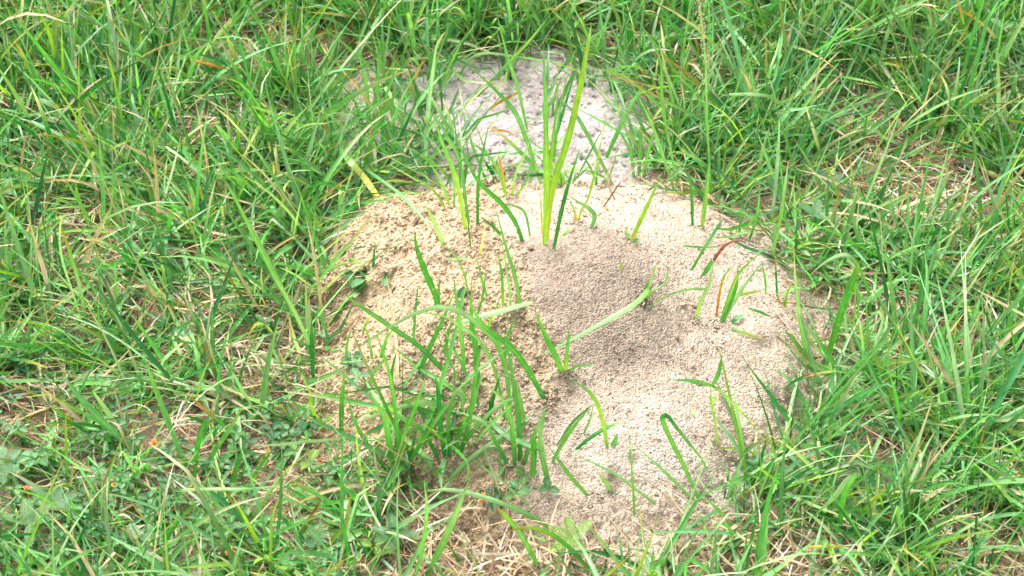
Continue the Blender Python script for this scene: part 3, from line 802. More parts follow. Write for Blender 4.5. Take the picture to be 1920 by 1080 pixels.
GB('thin pale blade sloping from the bunch to the straw in front', G1, ([(1252, 955), (1187, 913), (1143, 883), (1067, 847)], 8, 'bpmb'))
GB('thin upright stalk at the lower front edge of the sand', G1, ([(1191, 975), (1186, 900), (1178, 800)], 5, 'gmb'))
GB('blade leaning left out of the front straw beside the broad pair', G1, ([(1113, 934), (1067, 890), (1027, 834)], 9, 'bmb'))
GB('short blade with a white edge near the front hole', G1, ([(1150, 922), (1133, 900), (1117, 883)], 10, 'mpw'))
GB('green fleck lying by the cross shaped seedling', G4, ([(1297, 766, 1), (1302, 782, 1)], 6, 'ym', {'loose': 1}))
GB('green fleck lying under the seedling stem', G4, ([(1378, 864, 1), (1382, 850, 1)], 7, 'mb', {'loose': 1}))
GB('dry tan stalk poking out of the lower right sand', G4, ([(1418, 690), (1416, 640)], 3, 'tt'))

# --- front left tuft area on the mound
GB('thick dark blade arching from the sand over the front left slope', G1, ([(1028, 755), (999, 709), (962, 655), (912, 616), (893, 590), (874, 556)], 13, 'dggmm'))
GB('longest straight blade running down right across the left slope', G1, ([(856, 716), (793, 655), (729, 610), (672, 571), (644, 551)], 11, 'ggmmb'))
GB('pale arch whose tip hangs low left, in front of the mound', G1, ([(856, 800), (852, 773), (813, 757), (768, 759), (695, 782), (644, 801)], 12, 'bmppw'))
GB('large pale arch sweeping over the left slope with two hanging ends', G1,
   ([(956, 800), (954, 731), (940, 661), (911, 619), (869, 588), (827, 576), (785, 585), (717, 621), (658, 661)], 11, 'gmmppppb'),
   ([(950, 800), (930, 700), (900, 640), (858, 608), (820, 590), (700, 580)], 8, 'gmppb'))
GB('wide pale blade pointing right above the front tuft', G1, ([(858, 607, 55), (900, 594, 60), (940, 583, 58), (998, 567, 52)], 12, 'mppp', {'loose': 1, 'blunt': 1}))
GB('two dark upright blades in the front left tuft', G1,
   ([(897, 750), (893, 660), (884, 605), (884, 530)], 12, 'dggm'), ([(872, 712), (866, 638), (858, 577), (850, 520)], 9, 'gmmb'))
GB('straight blade leaning right from the front left slope', G1, ([(776, 722), (799, 666), (827, 607), (855, 540)], 10, 'dggm'))
GB('narrow dark blade upright left of the stout blades', G1, ([(774, 654), (779, 582), (785, 528)], 7, 'gdd'))
GB('short blade upright on the bare left slope', G1, ([(712, 688), (720, 650), (729, 620)], 8, 'dgy'))
GB('tall blade at the lower left rim beside the clover', G1, ([(639, 840), (641, 751), (648, 688)], 10, 'dgy'))
GB('upright blade at the left foot of the mound', G1, ([(588, 733), (585, 652), (584, 592)], 10, 'ddg'))
GB('slim pale blade bending to the right above the front tuft', G1, ([(864, 795), (872, 720), (911, 683), (954, 651)], 8, 'gppb'))
GB('blade folded over like a hook in front of the mound', G1, ([(984, 824), (976, 759), (962, 716), (950, 705), (940, 703)], 12, 'gmppb'))
GB('narrow dark green blade upright at the right of the front tuft', G1, ([(911, 806), (923, 754), (937, 703)], 9, 'ddg'))
GB('orange brown bit of blade among the middle stems', G1, ([(926, 620), (932, 610), (941, 597)], 6, 'vo'))
GB('dense tuft standing at the front left foot of the mound', G1,
   ([(846, 872), (840, 800), (852, 740), (905, 690)], 10, 'dgmb'), ([(838, 872), (826, 800), (822, 740), (815, 700)], 11, 'dddg'),
   ([(850, 870), (862, 810), (888, 755), (902, 700)], 11, 'dgmb'), ([(832, 874), (800, 820), (770, 790), (700, 760)], 10, 'dgmb'),
   ([(842, 874), (870, 830), (935, 760), (990, 742)], 9, 'dgpp'), ([(856, 870), (880, 790), (892, 700), (905, 640)], 9, 'dgmb'))
GB('crowded tuft with crossed blades at the lower left foot of the mound', G1,
   ([(742, 892), (728, 820), (720, 780), (690, 735)], 12, 'dgmb'), ([(748, 890), (752, 830), (780, 760), (800, 700)], 10, 'dggm'),
   ([(752, 888), (790, 830), (830, 770), (855, 755)], 9, 'dgmp'), ([(738, 890), (700, 850), (665, 790), (652, 745)], 9, 'dgmb'),
   ([(746, 892), (744, 800), (730, 700), (700, 610)], 8, 'dgmb'))
GB('tall curving tuft between the front tuft and the broad pair', G1,
   ([(965, 880), (962, 820), (950, 760), (910, 720)], 10, 'dgmp'), ([(972, 880), (975, 820), (960, 700), (945, 620)], 11, 'dgmb'),
   ([(962, 882), (930, 830), (905, 790), (850, 770)], 9, 'dgpp'), ([(975, 880), (1000, 820), (1027, 758)], 10, 'gmpb'))
GB('two long parallel blades slanting up right in front of the mound', G3,
   ([(820, 922), (893, 863), (960, 810), (997, 786)], 10, 'mppb', {'k': .6}), ([(800, 950), (860, 880), (917, 833), (1028, 757)], 9, 'gmpb', {'k': .6}))
GB('slender pair leaning out on the middle left slope', G1, ([(700, 690), (693, 640), (680, 600)], 6, 'gpy'), ([(706, 690), (722, 640), (752, 600)], 6, 'gmb'))
GB('four short blades in a row on the crumbly middle slope', G1,
   ([(835, 690), (838, 640), (850, 590)], 8, 'ggm'), ([(868, 670), (885, 620), (893, 575)], 7, 'dgm'), ([(905, 640), (920, 600), (938, 560)], 7, 'gym'), ([(945, 690), (950, 640), (968, 590)], 8, 'ggm'))

GB('loose bunch of wispy leaves on the crest between the left pair and the tallest tuft', G1,
   ([(958, 372), (966, 330), (985, 285), (1000, 250)], 6, 'ypb'), ([(962, 374), (990, 330), (1005, 270)], 5, 'ygb'), ([(950, 370), (938, 330), (915, 290), (880, 262)], 6, 'gmb'), ([(990, 352), (1000, 310), (990, 262)], 7, 'ppb'))
GB('wispy leaves rising behind the forked yellow sprout', G1,
   ([(1122, 352), (1110, 320), (1085, 280)], 6, 'gmb'), ([(1130, 350), (1150, 310), (1160, 260)], 5, 'pmb'), ([(1118, 354), (1120, 320), (1128, 285)], 5, 'gy'))
GB('thin bunch on the left shoulder between the yellow striped blade and the wide pair', G1,
   ([(846, 400), (838, 370), (822, 330), (800, 300)], 6, 'ymb'), ([(850, 402), (852, 360), (848, 310)], 5, 'gm'), ([(842, 398), (815, 360), (775, 330)], 6, 'gyp'))
GB('sparse fine leaves low on the left slope above the crowded tuft', G1,
   ([(655, 700), (650, 655), (660, 610)], 6, 'gmb'), ([(690, 740), (700, 700), (735, 660)], 7, 'gmb'), ([(620, 650), (608, 610), (600, 570)], 6, 'dgm'), ([(675, 640), (690, 600), (728, 575)], 5, 'gyp'), ([(740, 745), (735, 700), (745, 655)], 7, 'gg'))
GB('slender drooping leaves between the stout dark blade and the thin curving pair', G1,
   ([(880, 560), (872, 520), (855, 480), (832, 462)], 5, 'gmb'), ([(890, 600), (905, 555), (912, 500)], 5, 'dgb'), ([(920, 570), (905, 530), (893, 480)], 6, 'gmb'))
GB('thin bright trio on the upper right rim behind the purple leaf', G1,
   ([(1385, 440), (1392, 400), (1408, 360)], 6, 'gmb'), ([(1392, 442), (1412, 410), (1440, 388)], 6, 'ypb'), ([(1404, 450), (1420, 400), (1425, 345)], 7, 'gmb'))
# --- on and around the grey crust
GB('orange dry leaf fragment lying on the grey crust', G4, ([(920, 203, 3), (940, 190, 8), (970, 174, 10)], 7, 'ooo', {'loose': 1, 'blunt': 1}))
GB('curved orange leaf bit lying lower on the grey crust', G4, ([(923, 245, 3), (945, 245, 6), (968, 255, 3)], 6, 'oot', {'loose': 1}))
GB('rusty brown blade tip standing left of the grey crust', G2, ([(758, 215), (764, 180), (780, 140), (798, 104)], 6, 'ggoo'))
GB('yellow green leaf lying over the left of the grey crust', G2, ([(768, 262), (790, 243), (823, 230)], 10, 'ggy'))
GB('bright straight blade crossing above the grey crust', G2, ([(887, 182), (940, 133), (990, 80), (1030, 30)], 9, 'ggym', {'k': .1}))
GB('long bright blade leaning right behind the grey crust', G2, ([(1030, 152), (1090, 87), (1163, 37)], 9, 'dgmm'))
GB('long pale arch over the back of the grey crust', G2, ([(855, 150), (880, 112), (913, 100), (973, 107), (1053, 120), (1084, 134)], 7, 'mppyp'))
GB('very long blade crossing the grey crust towards the mound', G2, ([(1017, 345), (990, 270), (967, 213), (933, 173), (873, 117)], 11, 'pmbgy'))
GB('thin long blade bowing over the crust centre', G2, ([(990, 243), (973, 173), (950, 100), (930, 20)], 8, 'gmbb'))
GB('pair of blades standing at the front of the grey crust', G2, ([(820, 175), (836, 140), (853, 103), (872, 65)], 8, 'bmm'), ([(812, 190), (815, 130), (845, 40)], 7, 'mpb'))
GB('pale wide blade bending down right onto the mound back', G2, ([(1153, 348), (1100, 250), (1075, 210), (1050, 187)], 11, 'pmbb'))
GB('broad leaning blade right of the grey crust', G2, ([(1133, 297), (1173, 217), (1207, 157)], 12, 'gmm'))
GB('long narrow arching blade right behind the mound', G2, ([(1275, 362), (1243, 200), (1237, 110), (1193, 33)], 8, 'pmmb'),
   ([(1268, 362), (1225, 240), (1180, 150)], 7, 'pmb'))
GB('tuft of upright blades at the right end of the crust', G2,
   ([(1198, 335), (1200, 280), (1203, 225)], 10, 'mmb'), ([(1206, 335), (1216, 280), (1228, 240)], 10, 'pmb'), ([(1190, 334), (1180, 280), (1150, 230)], 8, 'gmb'))
GB('fan of thin blades at the left front of the crust', G2,
   ([(856, 345), (845, 300), (825, 265), (810, 240)], 6, 'gmb'), ([(862, 348), (860, 300), (835, 250), (800, 200)], 7, 'gmb'), ([(868, 350), (880, 300), (910, 290), (960, 284)], 7, 'gdd'), ([(846, 345), (830, 320), (780, 285), (735, 262)], 7, 'mmp'))
GB('upright blades crowding the left end of the grey crust', G2,
   ([(690, 240), (688, 170), (670, 90)], 10, 'dmb'), ([(700, 245), (705, 170), (712, 100)], 10, 'gmb'), ([(715, 250), (722, 190), (745, 120)], 9, 'gmb'), ([(680, 240), (665, 190), (630, 150)], 8, 'dgb'),
   ([(742, 260), (735, 200), (742, 150)], 8, 'gmb'))
GB('two blades in the gap between crust and mound crest', G1, ([(918, 350), (900, 310), (885, 270), (879, 240)], 7, 'gmb'), ([(1150, 350), (1128, 330), (1090, 318)], 6, 'mmb'))

# --- long blades of the lawn that stand out
GB('tall seed stalk blade with a white broken tip, upper right lawn', G3, ([(1547, 318), (1530, 260), (1510, 197)], 9, 'yyww'))
GB('wide pale blade upright in the upper right lawn', G3, ([(1417, 352), (1428, 290), (1443, 236)], 11, 'mppp'))
GB('tan and brown bent blade at the top right corner', G3, ([(1890, 130), (1873, 83), (1848, 50), (1817, 27), (1790, 14)], 8, 'mtoo'))
GB('long arching pale blade across the upper right lawn', G3, ([(1800, 120), (1780, 100), (1740, 93), (1680, 105), (1610, 140)], 7, 'pppm'))
GB('horizontal pale blade in the upper right lawn', G3, ([(1367, 177, 70), (1410, 177, 78), (1450, 184, 78), (1490, 215, 60)], 8, 'ppmm', {'loose': 1}))
GB('very broad bright blade right of the mound', G3, ([(1543, 692), (1580, 577), (1600, 522), (1612, 490)], 17, 'gggy', {'k': 0}))
GB('pale blade with a tan tip leaning right, right of the mound', G3, ([(1620, 713), (1643, 643), (1656, 598), (1650, 574)], 10, 'pppt'))
GB('tall slim stem along the right rim of the mound', G3, ([(1523, 695), (1507, 640), (1493, 545), (1488, 458)], 9, 'pmpt', {'k': 0}))
GB('slim blade with a white tip at the upper right rim of the mound', G3, ([(1444, 490), (1463, 410), (1472, 347), (1478, 305)], 8, 'pmpw', {'k': 0}))
GB('arched tan tipped blade hooking left beside the right rim', G3, ([(1640, 570), (1610, 500), (1585, 478), (1550, 490), (1517, 517)], 9, 'gmppt'))
GB('flat yellow green blade with an orange tip pointing right', G3, ([(1690, 520), (1730, 512), (1775, 507), (1798, 500)], 9, 'mppY', {'k': .5}))
GB('curving pale blade rising right from the right rim', G3, ([(1600, 582), (1630, 560), (1663, 533), (1700, 524), (1753, 527)], 8, 'pppm', {'k': .3}))
GB('vivid long blade lying up right, lower right lawn', G3, ([(1640, 848), (1713, 817), (1780, 793), (1840, 786), (1885, 787)], 11, 'gyyym', {'k': 1.2}))
GB('vivid broad blade above it in the lower right lawn', G3, ([(1530, 812), (1617, 777), (1680, 748), (1732, 722)], 12, 'mgyy', {'k': 1.2}))
GB('broad blade touching the right rim and pointing up right', G3, ([(1520, 772), (1580, 758), (1620, 742), (1660, 722)], 14, 'gggy', {'k': 1.0}))
GB('broad pale blade bent over to the left, lower right lawn', G3, ([(1575, 1000), (1580, 940), (1600, 895), (1612, 890)], 13, 'dgmb'), ([(1612, 890, 60), (1590, 900, 62), (1563, 933, 50), (1527, 967, 35)], 13, 'bppp', {'loose': 1}))
GB('yellow blade lying flat near the bottom right', G4, ([(1515, 1026, 25), (1555, 1024, 28), (1595, 1026, 25)], 7, 'YYo', {'loose': 1}))
GB('small yellow brown blade at the bottom edge', G4, ([(1562, 1058, 25), (1585, 1060, 28), (1612, 1066, 25)], 6, 'gYo', {'loose': 1}))
GB('blade fading from yellow to white in the lower right lawn', G4, ([(1672, 923, 35), (1710, 920, 38), (1747, 922, 38), (1783, 928, 30)], 6, 'Ypp', {'loose': 1}))
GB('long pale blade sweeping up to the right edge', G3, ([(1640, 800), (1700, 760), (1790, 690), (1900, 640)], 7, 'pmpb', {'k': .8}))
GB('green blade tip turned dark red, bottom left lawn', G3, ([(545, 1025), (565, 1000), (583, 970), (602, 936)], 10, 'mgrr', {'k': 0}))
GB('blade turning from rust brown to green, left lawn', G3, ([(473, 843), (433, 810), (387, 770), (343, 733)], 9, 'Ymgor'))
GB('withered pinkish white blade in the bottom left lawn', G3, ([(190, 982), (178, 950), (165, 925), (153, 896)], 7, 'tvtww'))
GB('upright yellow green blade in the left lawn', G3, ([(125, 922), (124, 840), (123, 765)], 6, 'gyY'))
GB('broad blue green blade crossing the lower left lawn', G3, ([(290, 872), (200, 797), (143, 737), (118, 700)], 15, 'bbbm', {'k': .3}), ([(352, 880), (320, 803), (290, 725), (270, 670)], 13, 'bbmm', {'k': .2}))
GB('pair of vivid blades rising in a vee, lower left lawn', G3, ([(362, 905), (370, 840), (380, 800), (396, 774)], 10, 'dggg'), ([(368, 905), (400, 850), (430, 805), (458, 758)], 10, 'dgmy'))
GB('three wide blades fanning left from one foot, bottom left', G3,
   ([(362, 968), (300, 955), (230, 925), (153, 893)], 13, 'dggb', {'k': .6}), ([(362, 966), (300, 960), (200, 953), (140, 958)], 12, 'dggm', {'k': .6}), ([(360, 970), (290, 968), (210, 985), (130, 1010)], 12, 'dbbm', {'k': .3}))
GB('long pale blade lying level, left of the mound foot', G3, ([(640, 822, 40), (560, 830, 45), (520, 834, 42), (473, 835, 35)], 7, 'ppw', {'loose': 1}))
GB('level pale green blade near the bottom left clover', G3, ([(350, 918, 35), (410, 917, 42), (467, 917, 42), (563, 906, 35)], 7, 'ypmp', {'loose': 1}))
GB('orange dry blade across the upper left grass', G3, ([(357, 112, 60), (395, 121, 66), (443, 135, 60)], 7, 'oor', {'loose': 1}))
GB('upright yellow blade in the upper left grass', G3, ([(232, 290), (228, 220), (214, 150), (199, 95)], 7, 'ggyY'))
GB('pale upright blade with a white tip, upper left grass', G3, ([(243, 252), (245, 170), (247, 97)], 7, 'gmw'))
GB('tuft of tall yellow green blades near the top left corner', G3,
   ([(125, 210), (118, 120), (115, 45)], 10, 'gyy', {'k': 0}), ([(128, 212), (134, 120), (142, 30)], 9, 'gmp'), ([(118, 210), (97, 80), (63, 0)], 10, 'gyy'), ([(110, 215), (60, 130), (28, 90)], 9, 'gmy'))
GB('yellow tipped blade lying right in the upper left grass', G3, ([(570, 235, 45), (530, 222, 60), (495, 207, 65), (458, 196, 60)], 8, 'mmyY', {'loose': 1}))
GB('short wide pale leaf piece resting high in the left grass', G4, ([(73, 187, 50), (90, 193, 52), (110, 202, 48)], 11, 'ppY', {'loose': 1, 'blunt': 1}))
GB('dark red blade tip at the top edge, left of centre', G3, ([(660, 100), (658, 60), (655, 30)], 6, 'grr'))
GB('long curved pale blade across the left lawn', G3, ([(165, 640), (140, 560), (115, 480), (113, 420), (128, 400), (160, 410)], 5, 'mpptt'))
GB('tall blade with a green yellow edge in the left lawn', G3, ([(165, 625), (150, 540), (130, 470), (100, 385)], 9, 'mpyo'))
GB('long green blade running from upper left to the mound foot', G3, ([(600, 690), (560, 600), (500, 490), (440, 370), (415, 330)], 10, 'mpmmb', {'k': .1}), ([(560, 620), (520, 520), (470, 420)], 10, 'bmp'))
GB('tall bright tuft beside the left straw patch', G3, ([(185, 450), (160, 400), (120, 330)], 10, 'bmm'), ([(190, 450), (205, 400), (215, 340)], 7, 'ym'), ([(180, 450), (150, 380), (140, 340)], 9, 'gmy'), ([(195, 448), (225, 400), (250, 395), (310, 415)], 7, 'gott'))
GB('two long blades bending right, bottom middle', G3, ([(1020, 1075), (975, 1000), (945, 965), (930, 950)], 11, 'gmyo'), ([(1120, 1080), (1060, 1020), (1000, 990), (935, 1000)], 10, 'mgyo'))
GB('wide pale blade arching over the bottom straw', G3, ([(1060, 1000), (980, 960), (900, 930), (840, 918), (790, 922)], 11, 'gmppy'))
GB('straw coloured flat stalk lying on the bottom straw', G4, ([(888, 1039, 14), (930, 1040, 16), (975, 1040, 14)], 7, 'www', {'loose': 1, 'blunt': 1}))
GB('broad blade rising from the bottom edge at centre left', G3, ([(790, 1090), (830, 1020), (855, 960), (880, 900)], 14, 'bmpb'), ([(770, 1090), (790, 1040), (800, 960), (795, 900)], 9, 'bmp'))

build_crumbs()
# --- seed stalk
def seed_stalk():
    P = catmull(blade_points([(1334, 385), (1330, 300), (1325, 200), (1322, 100), (1310, 0), (1306, -30)], 0.05), 24)
    root = bpy.data.objects.new('seed_stalk', None); scn.collection.objects.link(root); root.location = P[0]
    tag(root, 'thin grass stalk with a feathery pale seed head, right of centre at top', 'seed stalk', G3)
    me = blade_mesh(P[::2], 4.5, 'gmpt', 5, blunt=True, origin=P[0]); link('stem', me, root)
    V, F = [], []
    rs = np.random.default_rng(3); k = 0
    for i in range(260):
        t = rs.uniform(0.55, 1.0); c = P[min(int(t * 23), 22)] * 1.0
        f = t * 23 - int(t * 23); c = c * (1 - f) + P[min(int(t * 23) + 1, 23)] * f
        off = rs.normal(0, 1, 3) * 0.0016
        v = IV * np.array([0.0004, 0.0004, 0.0009]) + c + off - P[0]
        V.append(v); F.append(IF + k * 12); k += 1
    V = np.concatenate(V); F = np.concatenate(F)
    o = link('seeds', make_mesh('seeds', V, tris=F, mat=M_SEED, tint=np.tile(PAL['t'] * 0.9 + PAL['p'] * .2, (len(V), 1)), bl=np.zeros((len(V), 3))), root)
    o['kind'] = 'stuff'
    for j, (px, py, ex, ey) in enumerate([(1322, 75, 1285, 58), (1321, 72, 1288, 72), (1322, 105, 1345, 80), (1320, 60, 1292, 40), (1324, 118, 1352, 92)]):
        b = blade_points([(1334, 385), (px, py), (ex, ey)], 0.05)[1:]
        link('branchlet', blade_mesh(b, 2.2, 'pt', 40 + j, origin=P[0], ns=7), root)
seed_stalk()

# ------------------------------------------------------------------ small broad leaved plants
def leaf_mesh(length, width, col, seed, tipw=0.5, name='leaf', fold=0.25):
    """one leaf lying along +Y from its stalk, rounded, folded on the midrib"""
    rs = np.random.default_rng(seed); ns, na = 9, 5
    s = np.linspace(0, 1, ns)
    prof = np.sin(np.pi * np.clip(s, 0, 1) ** (0.85 if tipw < .5 else 1.15)) ** 0.62
    across = np.linspace(-1, 1, na)
    V = np.zeros((ns, na, 3)); bl = np.zeros((ns, na, 3))
    V[..., 0] = across[None] * prof[:, None] * width / 2; V[..., 1] = s[:, None] * length
    V[..., 2] = np.abs(across)[None] * prof[:, None] * width * fold - (s[:, None] ** 2) * length * 0.18 + rs.normal(0, width * 0.015, (ns, na))
    bl[..., 0] = across; bl[..., 1] = s[:, None] * 1.5; bl[..., 2] = rs.random()
    c = np.tile(PAL[col] * rs.uniform(0.40, 0.68), (ns * na, 1))
    return make_mesh(name, V.reshape(-1, 3), grid_faces(ns, na), mat=M_LEAF, tint=c, bl=bl.reshape(-1, 3))

def stem_mesh(P, r, col, origin, name='stem'):
    P = np.asarray(P); n = len(P); k = 5
    T = np.gradient(P, axis=0); T /= np.linalg.norm(T, axis=1, keepdims=True) + 1e-9
    a = np.cross(T, np.array([0.3, 1, 0.2])); a /= np.linalg.norm(a, axis=1, keepdims=True); b = np.cross(T, a)
    th = np.arange(k) * 2 * np.pi / k
    V = P[:, None] + r * (np.cos(th)[None, :, None] * a[:, None] + np.sin(th)[None, :, None] * b[:, None]) - np.asarray(origin)
    q = [(i * k + j, i * k + (j + 1) % k, (i + 1) * k + (j + 1) % k, (i + 1) * k + j) for i in range(n - 1) for j in range(k)]
    return make_mesh(name, V.reshape(-1, 3), q, mat=M_LEAF, tint=np.tile(PAL[col], (n * k, 1)), bl=np.zeros((n * k, 3)))

LEAVES = {}
def lib_leaf(L, w, col, tipw=0.5):
    key = (L, w, col, tipw)
    if key not in LEAVES: LEAVES[key] = leaf_mesh(L, w, col, len(LEAVES) + 7, tipw)
    return LEAVES[key]

def place_leaf(parent, loc, az, tilt, roll, me, sc=1.0):
    o = link('leaf', me, parent, loc)
    o.rotation_mode = 'XYZ'
    o.rotation_euler = (tilt, roll, -az); o.scale = (sc, sc, sc)
    return o

def clover(px, py, size, col, label, group, hgt=18, three=3, name='clover_plant', stems=1):
    """several little stalks from one root, each with leaflets at its top"""
    base = hit(px, py, 0.0)
    root = bpy.data.objects.new(name, None); scn.collection.objects.link(root); root.location = base
    tag(root, label, 'clover', group)
    for i in range(stems):
        a = random.uniform(0, 6.28); rr = 0 if stems == 1 else random.uniform(0.006, 0.020)
        top = np.array([rr * math.sin(a), rr * math.cos(a), hgt * 0.001 * random.uniform(0.7, 1.2)])
        P = catmull([np.array([0, 0, -0.003]), top * np.array([.35, .35, .6]), top], 6)
        link('stem', stem_mesh(P, 0.00035, 'm', (0, 0, 0)), root)
        a0 = random.uniform(0, 6.28)
        for j in range(three):
            aa = a0 + j * 2 * math.pi / three + random.uniform(-.2, .2)
            L = size * 0.001
            place_leaf(root, top + np.array([0.0008 * math.sin(aa), 0.0008 * math.cos(aa), 0]), aa, random.uniform(-0.1, 0.45), random.uniform(-.25, .25), lib_leaf(round(L, 4), round(L * 0.72, 4), col, random.choice([.5, .4])), random.uniform(.85, 1.1))
    return root

GC = 'small three leaved plants in the grass'
clover(650, 548, 13, 'b', 'three leaved plant with large round leaves on the left rim of the sand mound', GC, 14, stems=2)
clover(668, 675, 10, 'b', 'small round leaved plant on the lower left slope of the mound', GC, 12, stems=2)
clover(710, 742, 10, 'b', 'blue green clover half hidden at the lower left foot of the mound', GC, 10, stems=2)
clover(228, 395, 15, 'y', 'pale yellow green clover with large leaves near the left edge of the lawn', GC, 30, stems=1)
clover(85, 482, 11, 'y', 'yellow clover with drooping leaves beside the left straw patch', GC, 26)
clover(178, 540, 10, 'y', 'yellow green clover below the left straw patch', GC, 14)
clover(950, 925, 9, 'm', 'clover with oval leaves between straw and mound at lower centre', GC, 16, stems=3)
clover(990, 915, 9, 'b', 'clover spreading right towards the front straw', GC, 12, stems=2)
clover(950, 945, 8, 'd', 'dark clover beside the orange flower near the bottom straw', GC, 8, stems=3)
clover(585, 915, 12, 'y', 'bright yellow clover leaf pair near the red tipped blade', GC, 25, three=2)
clover(8, 400, 14, 'b', 'large blue green clover at the left picture edge', GC, 20, stems=2)
clover(60, 905, 11, 'b', 'round leaved clover at the bottom left, dull green', GC, 18, stems=3)
clover(740, 1060, 11, 'y', 'lime green clover close to the bottom edge', GC, 12, stems=2)
GR = 'low clover carpeting the lower left lawn'
MARKS = [(290, 833, 'the brightest orange flower'), (397, 975, 'the cream withered flower'), (433, 1038, 'the orange flower near the bottom edge'), (50, 917, 'the orange scrap near the left edge'),
         (583, 968, 'the red tipped blade'), (430, 805, 'the rust brown and green blade'), (172, 935, 'the pinkish white withered blade'), (124, 840, 'the upright yellow green blade'),
         (220, 820, 'the broad blue green blade'), (385, 840, 'the vivid vee of blades'), (240, 950, 'the three wide fanned blades'), (600, 865, 'the peach flower remains'), (560, 828, 'the long level pale blade'),
         (60, 1030, 'the corner mimosa'), (255, 1045, 'the mimosa at the bottom edge'), (440, 887, 'the peach flower in the clover'), (585, 915, 'the bright yellow clover')]
WAY = ['right of', 'above and right of', 'straight above', 'above and left of', 'left of', 'below and left of', 'straight below', 'below and right of']
TONE = {'b': 'blue green', 'm': 'mid green', 'd': 'dark green', 'g': 'bright green'}
used_spots = set()
def spot_label(px, py, col):
    for d, mx, my, nm in sorted((math.hypot(px - a, py - b), a, b, c) for a, b, c in MARKS):
        way = WAY[int(round(math.atan2(my - py, px - mx) / (math.pi / 4))) % 8]
        if (way, nm) not in used_spots:
            used_spots.add((way, nm))
            return '%s clover %s %s' % (TONE[col], way, nm)
    return 'low clover among the grass of the lower left lawn'
cnt = 0
rsx = random.Random(5)
while cnt < 64:
    px, py = rsx.uniform(-30, 640), rsx.uniform(735, 1100)
    if rsx.random() > 0.35 + 0.65 * float(clover_amt(*g0(px, py))): continue
    p = g0(px, py)
    if mound_r(np.array([p[0]]), np.array([p[1]]))[0] < 1.08: continue
    cc = rsx.choice('bbmmdg')
    clover(px, py, rsx.uniform(5.5, 9), cc, spot_label(px, py, cc), GR, rsx.uniform(10, 26), rsx.choice([3, 3, 4]), stems=rsx.choice([2, 3, 4]))
    cnt += 1
for k, (px, py, lab) in enumerate([(430, 530, 'clover between the left straw patch and the mound, upper of two'), (445, 545, 'clover between the left straw patch and the mound, lower of two'), (405, 605, 'clover in the small straw patch left of the mound'),
                                   (190, 205, 'clover under the tall yellow green tuft at top left'), (700, 920, 'clover below the crowded tuft at the mound foot'), (560, 400, 'clover beside the upper left rim of the mound'),
                                   (1720, 600, 'clover deep in the lawn right of the mound'), (1760, 230, 'clover in the upper right lawn'), (40, 560, 'clover near the left edge at mid height'),
                                   (660, 900, 'clover at the lower left foot of the mound, below the tall rim blade'), (480, 640, 'clover left of the mound at mid height')]):
    clover(px, py, 9, 'bmg'[k % 3], lab, 'scattered clovers in the lawn', 16, stems=2)

# seedling leaves on the mound
def sprout(px, py, label, col, n=2):
    base = hit(px, py); root = bpy.data.objects.new('seedling', None); scn.collection.objects.link(root); root.location = base
    tag(root, label, 'seedling', 'seedlings on the mound')
    P = catmull([np.array([0, 0, -0.003]), np.array([0.001, 0, 0.004]), np.array([0.002, 0, 0.009])], 5)
    link('stem', stem_mesh(P, 0.0004, 'y', (0, 0, 0)), root)
    for i in range(n):
        place_leaf(root, (0.002, 0, 0.008), i * 2.6 + random.random(), 0.3 + 0.5 * (i == 0), 0.2, lib_leaf(0.011, 0.006, col), 1.0)
sprout(717, 536, 'tiny seedling with an upright oval leaf on the left slope', 'b')
sprout(733, 572, 'seedling with flat dark leaves below the upright oval one', 'd')
sprout(672, 560, 'pale green seedling beside the three leaved plant at the rim', 'p', 3)
sprout(855, 575, 'seedling with grey green leaves in the middle stems', 'b', 3)

# mimosa fronds
def frond_mesh(L, W, col, seed, n=12):
    rs = np.random.default_rng(seed)
    V, Q, B = [], [], []; k = 0
    for i in range(n):
        s = (i + 0.6) / n; ly = s * L
        wl = W / 2 * (math.sin(math.pi * min(1, (s * 0.88 + 0.13))) ** 0.55) * (1.0)
        for sg in (-1, 1):
            d = np.array([sg * math.cos(0.35), math.sin(0.35), 0.10]); nrm = np.array([-d[1], d[0], 0]) * (L / n * 0.44)
            b = np.array([0, ly, -0.12 * L * s * s]); e = wl * (1 + 0.06 * rs.normal())
            pts = [b - nrm * .5, b + nrm * .5, b + d * e * .5 + nrm, b + d * e * .5 - nrm, b + d * e + nrm * .45, b + d * e - nrm * .45]
            V += pts; B += [(-1, 0, .3), (1, 0, .3), (1, .5, .3), (-1, .5, .3), (1, 1, .3), (-1, 1, .3)]
            Q += [(k, k + 1, k + 2, k + 3), (k + 3, k + 2, k + 4, k + 5)]; k += 6
    for i in range(5):
        y0, y1 = i * L / 5, (i + 1) * L / 5
        V += [(-0.0003, y0, -0.12 * L * (i / 5) ** 2 + .0002), (0.0003, y0, -0.12 * L * (i / 5) ** 2 + .0002), (0.0003, y1, -0.12 * L * ((i + 1) / 5) ** 2 + .0002), (-0.0003, y1, -0.12 * L * ((i + 1) / 5) ** 2 + .0002)]
        B += [(0, 0, 0)] * 4; Q += [(k, k + 1, k + 2, k + 3)]; k += 4
    return make_mesh('frond', np.array(V), Q, mat=M_LEAF, tint=np.tile(PAL[col] * 0.50, (len(V), 1)), bl=np.array(B), smooth=False)
FR = {c: frond_mesh(0.020, 0.0095, c, i) for i, c in enumerate('bmyd')}
